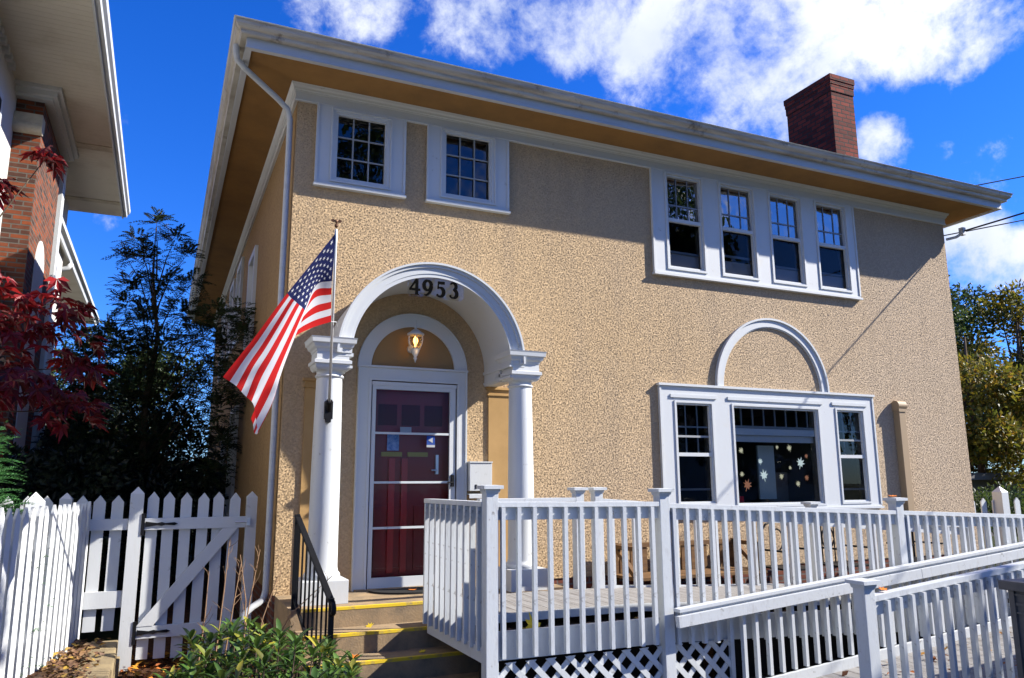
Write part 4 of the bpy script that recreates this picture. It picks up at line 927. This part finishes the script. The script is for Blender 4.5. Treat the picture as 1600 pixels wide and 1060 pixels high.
# stone kerb with leaf litter bed
kb = thing('stone_kerb', 'low tan stone block edging beside the sunlit picket fence', 'kerb', (-1.4, -1, GZ))
y = .28; k = 0
while y > -3.4:
    l = .62+.1*((k*37) % 5)/5; o = MB().box(-1.50, -1.27+.012*(k % 2), y-l+.012, y, GZ-.05, -.33+.006*(k % 3)).build('block', 'kerb', None, bevel=.012); adopt(o, kb)
    o = MB().box(-1.49, -1.255+.01*((k+1) % 2), y-l*.5, y-.0, GZ-.05, -.47).build('block', 'kerb', None, bevel=.01); adopt(o, kb); y -= l; k += 1
g = MB().prism([(-1.52,.3,-.36),(-3.2,.3,-.36),(-3.2,-5,-.36),(-1.52,-5,-.36)], (0,0,-.2)).build('raised_soil', 'mulch'); tag(g, kind='structure')
def scatter_leaves(name, n, fn, size, m_, label=None):
    s = MB()
    for i in range(n):
        p = Vector(fn()); a = random.uniform(0, 6.28); r_ = size*random.uniform(.6, 1.2); t1 = random.uniform(-.5, .5); t2 = random.uniform(-.5, .5)
        u = Vector((math.cos(a), math.sin(a), t1))*r_; v = Vector((-math.sin(a), math.cos(a), t2))*r_*.55; n0 = Vector((0,0,r_*.25))
        s.v += [tuple(p-u), tuple(p+v*.9-u*.2+n0), tuple(p+u), tuple(p-v*.9-u*.1+n0*.6)]; i0 = len(s.v)-4; s.f += [(i0,i0+1,i0+2),(i0,i0+2,i0+3)]; s.mi += [0,0]
    o = s.build(name, m_, None, fixn=False); tag(o, label, None, None, 'stuff'); return o
scatter_leaves('leaf_litter', 900, lambda: (random.uniform(-1.72,-1.44+.10*random.random()), random.uniform(-2.6,.3), -.345+random.uniform(0,.05)), .035, 'litter')
scatter_leaves('leaf_litter', 1500, lambda: (random.uniform(-1.25,.0), random.uniform(-2.8,.9), GZ+.012+random.uniform(0,.03)), .04, 'litter_orange')
scatter_leaves('leaf_litter', 160, lambda: ((lambda x: (x, random.uniform(-3.7,-2.8), rz_(x)+.015))(random.uniform(3.2,7.5))), .035, 'litter_orange')
scatter_leaves('leaf_litter', 260, lambda: ((lambda x: (x, random.uniform(-2.48,-2.12), -.07-(.0405*(x-2.6) if x > 2.6 else 0)+random.uniform(0,.02)))(random.uniform(1.2,7))), .03, 'litter')
# single leaves one can point at
def fallen(label, p, r_, m_, tilt=(0,0)):
    s = MB(); pts = []
    for a_, q in [(90,1),(75,.5),(45,.8),(30,.45),(5,.75),(-30,.4),(-88,.6),(-92,.6),(-150,.4),(175,.75),(150,.45),(135,.8),(105,.5)]:
        t_ = R(a_); x, y = r_*q*math.cos(t_), r_*q*math.sin(t_); pts.append((p[0]+x, p[1]+y, p[2]+x*tilt[0]+y*tilt[1]+.15*(x*x+y*y)/r_))
    o = s.prism(pts, (0,0,.0015)).build('fallen_leaf', m_, None); tag(o, label, 'leaf', 'single fallen leaves'); return o
fallen('yellow leaf curled on the middle step', (.66,-1.05,-.155), .05, 'leaf_yellow', (.4,.3))
fallen('orange leaf lying on the doormat', (1.25,-.33,.02), .06, 'leaf_orange')
fallen('orange leaf on the lowest lit step at the left', (.45,-1.42,-.312), .06, 'leaf_orange', (.2,.1))
fallen('small ochre leaf on the lowest step in the shade', (1.0,-1.45,-.312), .045, 'leaf_yellow', (.2,.1))
fallen('bright yellow leaf standing behind the deck balusters', (1.55,-2.38,-.02), .085, 'leaf_yellow', (.2,1.1))
fallen('orange leaf on the square cap of a railing post', (5.19,-2.56,.888), .06, 'leaf_orange', (.1,.05))
fallen('orange leaf caught on the outer ramp rail', (3.52,-3.8,.300), .045, 'leaf_orange', (.1,.2))

# ================================================================== BIN, BENCH, CHAIRS
bn = thing('storage_bin', 'dark grey plastic lidded bin at the right edge of the photo', 'bin', (4.5, -4.6, GZ))
s = MB().box(4.03, 4.75, -4.95, -4.33, GZ, .33); adopt(s.build('body', 'bin', None, bevel=.01), bn)
s = MB()
for (a, b) in ((.30,.24),(.19,-.50)):
    s.box(4.018, 4.029, -4.93, -4.36, b, b+.018); s.box(4.018, 4.029, -4.93, -4.36, a, a+.012)
s.box(4.012, 4.029, -4.37, -4.335, GZ, .33).box(4.012, 4.029, -4.945, -4.91, GZ, .33); adopt(s.build('panel_ribs', 'bin', None), bn)
s = MB().box(3.985, 4.80, -5.0, -4.29, .332, .392); adopt(s.build('lid', 'bin', None, bevel=.012), bn)

bh = thing('garden_bench', 'brown timber bench behind the railing against the stucco wall', 'bench', (4.2, -.5, 0))
for x in (3.62, 5.30):
    s = MB(); s.box(x, x+.06, -.62, -.56, -.5, .34).box(x, x+.06, -.16, -.1, -.5, .36).box(x, x+.06, -.62, -.1, .30, .345).bar((x+.03,-.6,.0), (x+.03,-.13,.33), .05, .05)
    adopt(s.build('side_frame', 'bench', None), bh)
adopt(MB().box(3.60, 5.38, -.62, -.16, .0, .03).build('seat', 'bench', None), bh)
s = MB()
for x in range(12): s.box(3.72+.14*x, 3.80+.14*x, -.13, -.105, .03, .30)
s.box(3.62, 5.36, -.14, -.10, .30, .35); adopt(s.build('backrest', 'bench', None), bh)
def ironchair(x0, label):
    c = thing('iron_chair', label, 'chair', (x0, -.5, -.4), 'black iron chairs behind the railing')
    s = MB()
    for (dx, y, h) in ((0,-.72,.02),(.45,-.72,.02),(0,-.30,.45),(.45,-.30,.45)): s.tube([(x0+dx,y,-.45),(x0+dx,y,h)], .013, 8)
    adopt(s.build('legs', 'black', None), c)
    adopt(MB().box(x0-.02, x0+.47, -.74, -.28, .015, .035).build('seat', 'black', None), c)
    s = MB().tube([(x0,-.3,.45),(x0+.06,-.3,.52),(x0+.225,-.3,.56),(x0+.39,-.3,.52),(x0+.45,-.3,.45)], .013, 8)
    s.tube([(x0+.225+.10*math.cos(t_*.5), -.3, .33+.13*math.sin(t_*.5)) for t_ in range(13)], .01, 6); s.tube([(x0+.12,-.3,.03),(x0+.12,-.3,.50)], .009, 6).tube([(x0+.33,-.3,.03),(x0+.33,-.3,.50)], .009, 6)
    s.box(x0-.06, x0-.02, -.7, -.3, .22, .24).box(x0+.47, x0+.51, -.7, -.3, .22, .24); adopt(s.build('backrest', 'black', None), c)
ironchair(5.62, 'black iron chair behind the railing beside the brown bench')
ironchair(6.45, 'black iron chair behind the railing in the middle of the three')
ironchair(7.75, 'black iron chair behind the railing in front of the tan pipe')

# ================================================================== NEIGHBOUR HOUSE (left)
nh = thing('neighbour_house', 'white neighbouring house with brick chimney and deep boarded eaves at the left edge', 'house', (-3.5, 3, GZ))
def nb(mb, n, m_, **k): return adopt(mb.build(n, m_, None, **k), nh)
nb(MB().box(-9, -3.0, -3.0, 5.0, GZ, 5.9), 'wall', 'nbr_white'); nb(MB().box(-9, -2.86, 5.001, 7.3, GZ, 5.9), 'wall', 'nbr_white')
nb(MB().box(-2.859, -2.68, 5.0, 5.26, GZ, 5.88), 'corner_board', 'trim')
c = bpy.data.objects.new('chimney', None); COL.objects.link(c); adopt(c, nh)
def cb(mb, n, m_, **k):
    o = mb.build(n, m_, None, **k); o.parent = c; o.location = -Vector(nh.location)-Vector(c.location); return o
cb(MB().box(-2.9995, -2.70, 2.85, 4.75, GZ, 5.86), 'breast', 'brick_nbr', uv=True)
s = MB().tube([(-3.0,2.84,5.40),(-2.685,2.84,5.40)], .085, 16).box(-2.995, -2.69, 2.77, 2.99, 5.40, 5.56); cb(s, 'stone_shoulder', 'stone_cap')
s = MB().prism([(-2.703, 3.785+.40*math.cos(math.pi*i/16), 3.75+.46*math.sin(math.pi*i/16)) for i in range(17)]+[(-2.703,3.385,GZ+.3),(-2.703,4.185,GZ+.3)], (.013,0,0)); cb(s, 'arched_panel', 'nbr_white')
s = MB().box(-3.0, -2.50, 2.62, 4.85, 5.85, 5.90).box(-3.0, -2.55, 2.68, 4.82, 5.79, 5.85).box(-3.0, -2.60, 2.74, 4.80, 5.76, 5.79); nb(s, 'soffit_trim', 'trim')
s = MB()
y = -3.2
while y < 7.55: s.box(-3.02, -2.02, y, y+.094, 5.90, 5.92); y += .098
nb(s, 'soffit', 'nbr_soffit')
nb(MB().box(-3.02, -2.02, 6.75, 6.9, 5.885, 5.8995), 'soffit_strip', 'stone_cap'); nb(MB().box(-3.02, -2.02, 4.3, 4.5, 5.888, 5.8995), 'soffit_strip', 'stone_cap')
nb(MB().box(-2.02, -1.995, -3.2, 7.56, 5.86, 6.02), 'fascia', 'trim')
s = MB().prism([(-1.994,-3.2,5.89),(-1.945,-3.2,5.89),(-1.935,-3.2,5.93),(-1.90,-3.2,5.96),(-1.89,-3.2,6.02),(-1.994,-3.2,6.02)], (0,10.76,0)); nb(s, 'gutter', 'trim')
s = MB().poly([(-1.92,-3.3,6.03),(-1.92,7.6,6.03),(-6,7.6,8.0),(-6,-3.3,8.0)]); nb(s, 'roof', 'shingle', fixn=False)
for i in range(28): nb(MB().box(-2.999, -2.93, -3.0+.19*i, -2.90+.19*i, 5.82, 5.898), 'dentil', 'trim')
w = bpy.data.objects.new('window', None); COL.objects.link(w); adopt(w, nh)
def wb(mb, n, m_, **k): o = mb.build(n, m_, None, **k); o.parent = w; o.location = -Vector(nh.location); return o
w.location = (0,0,0); wb(MB().box(-2.999, -2.955, .4, 1.95, 4.2, 5.35), 'frame', 'trim'); wb(MB().box(-2.954, -2.948, .52, 1.83, 4.3, 5.25), 'glass', 'room_dark')
# rear wing with its lower eave
nb(MB().box(-9, -3.7, 7.31, 13.3, GZ, 5.0), 'wall', 'nbr_white')
nb(MB().box(-3.75, -2.80, 7.31, 13.7, 4.97, 4.99).box(-3.75, -2.80, 5.27, 7.305, 4.97, 4.99), 'soffit', 'nbr_soffit')
s = MB().prism([(-2.80,5.27,4.93),(-2.77,5.27,4.93),(-2.75,5.27,4.99),(-2.70,5.27,5.02),(-2.69,5.27,5.08),(-2.80,5.27,5.08)], (0,8.43,0)); nb(s, 'gutter', 'trim')
s = MB().poly([(-2.71,5.27,5.09),(-2.71,13.75,5.09),(-5,13.75,6.2),(-5,5.27,6.2)]); nb(s, 'roof', 'shingle', fixn=False)
s = MB().tube([(-2.76,7.6,4.93),(-2.80,7.6,4.84),(-2.95,7.6,4.78),(-3.2,7.6,4.76)], .045, 10); nb(s, 'downspout', 'trim', smooth=True)

# ================================================================== FOLIAGE
def rndv():
    while True:
        v = Vector((random.uniform(-1,1), random.uniform(-1,1), random.uniform(-1,1)))
        if .05 < v.length < 1: return v
def leaf_quads(s, p, d, up, l, w):
    d = d.normalized(); sd = d.cross(up)
    if sd.length < 1e-3: sd = d.orthogonal()
    sd.normalize(); n = sd.cross(d)*l*.12; i0 = len(s.v)
    s.v += [tuple(p), tuple(p+d*l*.45+sd*w/2+n), tuple(p+d*l), tuple(p+d*l*.45-sd*w/2+n)]; s.f.append((i0,i0+1,i0+2,i0+3)); s.mi.append(0)
def crown(s, clumps, n, l, w, shell=.45):
    tot = sum(c[3]**2 for c in clumps)
    for (x, y, z, r_, *sq) in clumps:
        k = int(n*r_*r_/tot); sx = sq[0] if sq else 1; sz = sq[1] if len(sq) > 1 else .8
        for i in range(k):
            v = rndv(); v = v.normalized()*(shell+(1-shell)*random.random()**.6)*random.uniform(.8,1.12)
            leaf_quads(s, Vector((x+v.x*r_*sx, y+v.y*r_*sx, z+v.z*r_*sz)), (v+rndv()*1.2), rndv(), l*random.uniform(.7,1.3), w*random.uniform(.7,1.3))
def pinnate(s, p, d, up, length, n=6, ll=.05, lw=.018):
    d = d.normalized(); sd = d.cross(up).normalized() if d.cross(up).length > 1e-3 else d.orthogonal().normalized(); nn_ = sd.cross(d)
    for i in range(n):
        t = (i+1)/n; q = p+d*length*t-Vector((0,0,1))*.35*length*t*t
        for k in (-1, 1): leaf_quads(s, q, sd*k+d*.55-Vector((0,0,.15)), nn_, ll*(1-.3*abs(t-.5)), lw)
    leaf_quads(s, p+d*length-Vector((0,0,1))*.35*length, d-Vector((0,0,.5)), nn_, ll, lw)
def limb(s, pts, r0, r1, n=7): k = len(pts)-1; s.tube(pts, [r0+(r1-r0)*i/k for i in range(k+1)], n)

# mountain ash between the houses
ash = thing('mountain_ash_tree', 'dark mountain ash with feathery leaves rising between the two houses', 'tree', (-1.3, 5, GZ))
s = MB(); limb(s, [(-1.3,5,GZ),(-1.28,4.95,1.0),(-1.32,4.9,2.2),(-1.22,4.9,3.2),(-1.36,4.92,4.2),(-1.37,4.9,4.95)], .07, .005)
clA = []
random.seed(11)
spots = [(-1.37, 4.9, 5.02, 0.12), (-1.61, 4.9, 4.66, 0.16), (-1.08, 4.9, 4.81, 0.14), (-1.44, 4.9, 4.43, 0.2), (-0.9, 4.9, 4.56, 0.14), (-1.76, 4.9, 4.44, 0.12), (-1.64, 4.9, 3.95, 0.22), (-1.18, 4.9, 4.05, 0.26), (-0.76, 4.9, 4.14, 0.15), (-1.7, 4.9, 3.65, 0.15), (-1.39, 4.9, 3.48, 0.28), (-0.9, 4.9, 3.62, 0.25), (-1.84, 4.9, 3.2, 0.25), (-2.21, 4.9, 3.12, 0.2), (-2.25, 4.9, 2.74, 0.22), (-2.02, 4.9, 2.85, 0.3), (-1.61, 4.9, 2.97, 0.4), (-1.13, 4.9, 3.0, 0.4), (-0.66, 4.9, 3.34, 0.3), (-0.39, 4.04, 3.39, 0.25), (-0.19, 3.31, 3.35, 0.2), (-0.14, 2.94, 3.03, 0.14), (-0.33, 3.92, 2.95, 0.3), (-0.14, 3.07, 2.61, 0.13), (-0.53, 4.66, 2.61, 0.4), (-0.95, 4.9, 2.33, 0.5), (-1.47, 4.9, 2.31, 0.5), (-1.97, 4.9, 2.29, 0.45), (-2.32, 4.9, 2.09, 0.35), (-0.31, 4.04, 2.08, 0.3), (-0.19, 3.56, 2.4, 0.2), (-0.64, 4.9, 1.76, 0.45), (-1.24, 4.9, 1.56, 0.5), (-1.83, 4.9, 1.55, 0.5), (-0.28, 4.04, 1.63, 0.2), (-2.22, 4.9, 1.45, 0.4), (-0.36, 4.41, 1.18, 0.25)]
for (x,y,z,r_) in spots: limb(s, [(-1.30,4.92,max(.4,z-.9-.3*abs(x+1.3))),((x-1.30)/2,(y+4.92)/2,z-.35),(x,y,z)], .014, .003, 5)
adopt(s.build('trunk', 'bark', None, smooth=True), ash)
s = MB()
for (x,y,z,r_) in spots:
    for i in range(int(16+1000*r_*r_)):
        v = rndv(); v = v.normalized()*random.random()**.5; p = Vector((x,y,z))+Vector((v.x*r_,v.y*r_,v.z*r_*.85))
        d = Vector((v.x,v.y,v.z*.5+.25))+rndv()*.5; pinnate(s, p, d, Vector((0,0,1))+rndv()*.4, random.uniform(.14,.24), 6, .062, .022)
adopt(s.build('crown', 'ash', None, fixn=False), ash)
# dense dark shrubs below it
random.seed(3)
for i, (x, y, z, r_, lab) in enumerate([(-2.3,3.3,.5,.95,'dark evergreen shrub behind the sunlit picket fence'),(-1.2,4.6,.45,1.0,'dark evergreen shrub behind the gate'),(-2.0,6.8,1.0,1.3,'tall dark evergreen shrub at the back of the side yard'),(-.8,7.0,1.2,1.1,'dark evergreen shrub close to the house side wall'),(-2.6,1.5,.1,.75,'low dark shrub behind the corner fence post')]):
    sh = thing('evergreen_shrub', lab, 'shrub', (x, y, GZ), 'dark shrubs in the side yard')
    s = MB(); 
    for k in range(5): limb(s, [(x+.1*k-.2,y,GZ),(x+random.uniform(-.5,.5)*r_,y+random.uniform(-.4,.4)*r_,z+random.uniform(0,.5)*r_)], .03, .008, 5)
    adopt(s.build('stems', 'bark', None), sh)
    s = MB(); cl = [(x,y,z,r_)]+[(x+random.uniform(-.7,.7)*r_, y+random.uniform(-.6,.6)*r_, z+random.uniform(-.6,.8)*r_, r_*.5) for k in range(7)]
    crown(s, cl, 5200, .10, .06, .2); adopt(s.build('foliage', 'hedge', None, fixn=False), sh)
# boundary board fence closing the side yard
o = thing('board_fence', 'dark board fence at the end of the shaded side yard', 'fence', (-2, 9.5, GZ))
s = MB()
for i in range(30): s.box(-4.4+.15*i, -4.26+.15*i, 9.5, 9.52, GZ, 1.5)
adopt(s.build('boards', 'dark', None), o)
# arborvitae
random.seed(5)
av = thing('arborvitae', 'bright green arborvitae with feathery sprays above the fence at the left edge', 'shrub', (-2.35, -.6, GZ))
s = MB(); limb(s, [(-2.4,-.6,GZ),(-2.4,-.6,1.4)], .04, .01, 6); adopt(s.build('trunk', 'bark', None), av)
s = MB()
def spray(s, p, d, size):
    d = d.normalized(); sd = d.cross(Vector((0,0,1))+rndv()*.3).normalized()
    for i in range(9):
        t = i/8; q = p+d*size*t-Vector((0,0,.25*size*t*t)); bl = size*.5*(1-t*.75)
        for k in (-1, 1):
            dd = (sd*k+d*.9).normalized()
            for j in range(3): leaf_quads(s, q+dd*bl*j/3, dd+sd*k*.15*(j-1), Vector((0,0,1))+rndv()*.5, bl/2.2, .012)
    leaf_quads(s, p+d*size, d, Vector((0,0,1)), size*.15, .012)
for i in range(620):
    z = random.uniform(-.5,1.45); rr = .52*(1-max(0,(z-.6))/1.2); a = random.uniform(0,6.28)
    p = Vector((-2.45+rr*math.cos(a)*random.uniform(.45,1), -.6+rr*math.sin(a)*random.uniform(.45,1), z)); spray(s, p, Vector((math.cos(a),math.sin(a),.35))+rndv()*.5, random.uniform(.14,.24))
adopt(s.build('foliage', 'arb', None, fixn=False), av)
# japanese maple
random.seed(9)
mpl = thing('japanese_maple', 'dark red japanese maple reaching in from the left edge', 'tree', (-3.0, -2.2, GZ))
s = MB(); ends = []
limb(s, [(-3.0,-2.2,GZ),(-2.9,-2.15,.6),(-2.6,-2.1,1.4)], .05, .03)
for (tip_) in [(-1.62,-2.1,1.60),(-1.56,-1.9,1.80),(-1.60,-2.2,1.48),(-1.85,-2.0,2.12),(-1.98,-2.2,1.75),(-2.05,-2.0,2.02),(-2.18,-2.1,2.25),(-2.2,-2.3,1.6),(-2.08,-1.9,1.52),(-1.85,-2.3,1.62),(-1.68,-1.9,1.95),(-1.86,-2.2,3.13),(-2.12,-2.1,2.93),(-1.74,-2.0,2.22),(-2.3,-2.2,1.9),(-2.28,-2.3,2.2)]:
    m1 = (-2.35+random.uniform(-.1,.1), -2.1, min(tip_[2]-.1, 1.5+.35*(tip_[2]-1.5))); limb(s, [(-2.6,-2.1,1.35), m1, ((m1[0]+tip_[0])/2,(m1[1]+tip_[1])/2,(m1[2]+tip_[2])/2+.04), tip_], .012, .0025, 5); ends.append(Vector(tip_))
adopt(s.build('trunk', 'bark', None, smooth=True), mpl)
s = MB()
def palm(s, p, d, up, r_):
    d = d.normalized(); sd = d.cross(up).normalized(); up = sd.cross(d)
    for k, q in ((-2,.6),(-1,.85),(0,1),(1,.85),(2,.6)):
        a = k*.72; dd = d*math.cos(a)+sd*math.sin(a)-up*.15; leaf_quads(s, p, dd, up, r_*q, r_*.28)
for e in ends:
    big = e.z < 2.6 and e.x < -1.6
    for i in range(26 if big else (13 if e.z > 2.6 else 12)):
        sp_r = .20 if big else (.09 if e.z > 2.6 else .13)
        v = rndv()*sp_r; palm(s, e+Vector((v.x, v.y, v.z*.75)), Vector((v.x,v.y,-.1))+rndv()*.15+Vector((.05,0,-.02)), Vector((0,0,1))+rndv()*.5, random.uniform(.08,.14))
adopt(s.build('foliage', 'maple', None, fixn=False), mpl)
# rhododendron
random.seed(21)
rh = thing('rhododendron', 'glossy green rhododendron in front of the gate and the steps', 'shrub', (-.5, -3, GZ))
s = MB(); tips = []
for i in range(215):
    t = random.random(); x = -.95+1.22*t; y = random.uniform(-3.55,-2.35)
    hmax = .20-.62*max(0, abs(x+.5)-.14)**1.1
    z = min(hmax, hmax*random.uniform(.75,1.05)-random.random()**1.1*.62)
    z = max(z, -.5); tips.append(Vector((x,y,z))); limb(s, [(x*.8-.1,y*.8-.6,GZ),(x*.9-.05,y*.9-.3,(z+GZ)/2+.05),(x,y,z)], .006, .004, 5)
adopt(s.build('stems', 'bark', None), rh)
s = MB()
def rleaf(s, p, d, l, w):
    d = d.normalized(); up = Vector((0,0,1)); sd = d.cross(up).normalized(); up = sd.cross(d); i0 = len(s.v)
    P_ = [(0,0,0),(.18,.30,.04),(.45,.5,.07),(.78,.36,.04),(1,0,-.04),(.78,-.36,.04),(.45,-.5,.07),(.18,-.30,.04),(.45,0,0),(.78,0,-.01)]
    for (a, b, c) in P_: s.v.append(tuple(p+d*l*a+sd*w*b+up*l*(c-.18*a*a)))
    for q in ((0,8,2,1),(8,9,3,2),(9,4,3),(0,7,6,8),(8,6,5,9),(9,5,4)): s.f.append(tuple(i0+k for k in q)); s.mi.append(0)
for tpt in tips:
    n = random.randint(8,13); a0_ = random.uniform(0,6.28)
    for k in range(n):
        a = a0_+2.4*k; el = 1.5-.15*k; rleaf(s, tpt+Vector((0,0,.012-.006*k)), Vector((math.cos(a),math.sin(a),el)), random.uniform(.075,.125), random.uniform(.026,.038))
adopt(s.build('foliage', 'rhodo', None, smooth=True, fixn=False), rh)
# bare stems
random.seed(2)
bt = thing('bare_stems', 'thin leafless brown stems standing in front of the picket gate', 'plant', (-.5, -1.6, GZ))
s = MB()
for (x, y, h, lean) in [(-.56,-1.5,.62,.03),(-.50,-1.6,.45,.05),(-.37,-1.5,.54,.06),(-.40,-1.4,.50,-.04),(-.68,-1.5,.40,.02),(-.28,-1.6,.36,.10),(-.02,-1.3,.30,.30)]:
    z0 = GZ; pts = [(x-lean,y,z0),(x-lean*.6,y+.01,z0+(h-z0)*.35),(x-lean*.1+.015,y,z0+(h-z0)*.7),(x+lean,y,h)]; limb(s, pts, .008, .003, 5)
    for k in range(6):
        t = random.uniform(.55,.97); p = Vector(pts[1]).lerp(Vector(pts[3]), (t-.3)/.7); e = p+Vector((random.uniform(-.07,.07), random.uniform(-.04,.04), random.uniform(.05,.12))); limb(s, [p, (p+e)/2+Vector((.01,0,0)), e], .0035, .0015, 4)
adopt(s.build('stems', 'twig', None), bt)

# background trees, right
def bgtree(name, label, cx, cy, h, r_, cl, n, m_, lsz, grp):
    t = thing(name, label, 'tree', (cx, cy, GZ), grp)
    s = MB(); limb(s, [(cx,cy,GZ),(cx+.1,cy,h*.3),(cx-.1,cy,h*.6),(cx,cy,h*.85)], r_*.07, r_*.015, 8)
    for c_ in cl: limb(s, [(cx,cy,h*.25),((cx+c_[0])/2,(cy+c_[1])/2,(h*.3+c_[2])/2),(c_[0],c_[1],c_[2])], r_*.03, r_*.006, 5)
    adopt(s.build('trunk', 'bark', None, smooth=True), t)
    s = MB(); crown(s, cl, n, lsz, lsz*.55, .25); adopt(s.build('crown', m_, None, fixn=False), t); return t
random.seed(31)
def randclumps(cx, cy, cz, rx, rz, n, r0, r1, bias=0):
    o = []
    for i in range(n):
        v = rndv(); o.append((cx+v.x*rx, cy+v.y*rx, cz+v.z*rz, random.uniform(r0, r1)))
    return o
bgtree('autumn_tree', 'olive and gold autumn tree beside the right corner of the house', 22, 8.2, 6.5, 2, randclumps(21.8,8.5,2.6,2.4,1.9,26,.5,1.0), 15000, 'bgtree', .17, 'trees beyond the right corner')
bgtree('green_tree', 'taller loose green tree behind the gold one, top against the clouds', 27, 13, 10.5, 2.2, randclumps(26.5,12.5,6.0,2.6,2.6,30,.4,.95)+[(25.9,12,8.9,.6),(26.2,12.3,8.2,.8),(28.6,12.5,8.2,.9)], 13000, 'bggreen', .18, 'trees beyond the right corner')
bgtree('autumn_tree', 'dark autumn tree cut by the right edge of the photo', 26, 9.0, 8, 2.2, randclumps(26.0,9.5,5.0,2.2,2.6,22,.6,1.1), 13000, 'bgtree', .19, 'trees beyond the right corner')
# garage and bushes behind the far fence
gr_ = thing('garage', 'low dark garage behind the far picket fence', 'garage', (20, 7, GZ))
adopt(MB().box(17.5, 30, 8, 14, GZ, 1.05).build('wall', mat('garage_wall', (.10, .09, .08), .9), None), gr_)
adopt(MB().box(17.2, 30.3, 7.6, 14.3, 1.05, 1.25).build('roof', mat('garage_roof', (.12, .12, .13), .8), None), gr_)
bs = thing('bush', 'leafy bush behind the far picket fence', 'shrub', (15, 3, GZ)); s = MB(); crown(s, [(13.6,2.4,.45,.55),(14.5,2.6,.55,.5),(15.6,3,.3,.6)], 3500, .09, .05, .3)
adopt(s.build('foliage', 'bggreen', None, fixn=False), bs)
# far trees closing the view behind the ash
random.seed(41)
bgtree('back_tree', 'pale leafed tree far behind the side yard', -3.0, 22, 6.2, 2, randclumps(-2.8,22,4.2,2.8,1.9,26,.6,1.1), 11000, 'bggreen', .16, 'trees behind the side yard')
bgtree('back_tree', 'wide tree behind the dark shrubs of the side yard', -6.5, 19, 6, 2, randclumps(-5,19,2.2,3.6,1.9,26,.7,1.2), 9000, 'hedge', .2, 'trees behind the side yard')
# street trees and a house across the street, mirrored in the windows
random.seed(51)
for (x, y, h, lab) in ((20.5,-22,16.8,'tall street tree across the road mirrored in the left upper windows'),(31,-28,9.0,'lower street tree across the road towards the right'),(5.5,-24,19.5,'tallest street tree across the road mirrored in the small panes'),(-8,-25,12,'street tree across the road behind the photographer'),(-20,-24,11,'street tree across the road far to the left of the photographer'),(38,-22,9,'street tree far along the road to the right')):
    bgtree('street_tree', lab, x, y, h, 3, randclumps(x,y,h*.55,3.6,h*.36,26,1.1,1.8), 5000, 'bggreen', .45, 'trees across the street')
# unseen trees added on the sun side, crowns placed to shade the foreground
bgtree('added_shade_tree', 'slim unseen tree added right of the view to shade the near fence', 6.9, -6.2, 7.6, 1.2, [(6.95,-5.4,6.95,.75),(7.3,-5.7,8.5,.55)], 3600, 'bggreen', .16, 'added shade trees')
bgtree('added_shade_tree', 'broad unseen tree added right of the view to shade the bin', 13.3, -7.9, 6.5, 2, randclumps(13.3,-7.9,5.4,1.5,1.0,16,.5,.9), 6000, 'bggreen', .2, 'added shade trees')
oh = thing('opposite_house', 'pale house across the street mirrored in the picture window', 'house', (38, -34, GZ))
adopt(MB().box(33, 43, -40, -34, GZ, 5).build('wall', 'nbr_white', None), oh); adopt(MB().prism([(32.5,-33.5,5),(43.5,-33.5,5),(38,-33.5,8)], (0,-7,0)).build('roof', 'shingle', None), oh)
s = MB()
for x in (34.5, 37.5, 40.5):
    for z in (.6, 3.2): s.box(x, x+1.2, -33.98, -33.95, z, z+1.3)
adopt(s.build('window', 'room_dark', None), oh)

# ================================================================== WIRES
def wire(label, a, b, sag=.25):
    a, b = Vector(a), Vector(b); pts = [a.lerp(b, i/20)-Vector((0,0,sag*4*(i/20)*(1-i/20))) for i in range(21)]
    o = MB().tube(pts, .013, 6).build('overhead_wire', 'wire', None); tag(o, label, 'wire', 'overhead service wires'); return o
wire('thick service wire leaving the bracket under the right eave', (W+.2,-.16,4.86), (13.6,-10,6.2), .08)
wire('overhead wire passing just above the right end of the gutter', (9.5,4,5.2), (26,-1.0,9.15), .1)
wire('upper overhead wire crossing the sky above the right end of the gutter', (9.0,5.0,6.2), (25,-1.0,9.85), .1)
wire('low overhead wire in front of the trees at the right edge', (20,12,6.6), (26,4.5,7.6), .1)
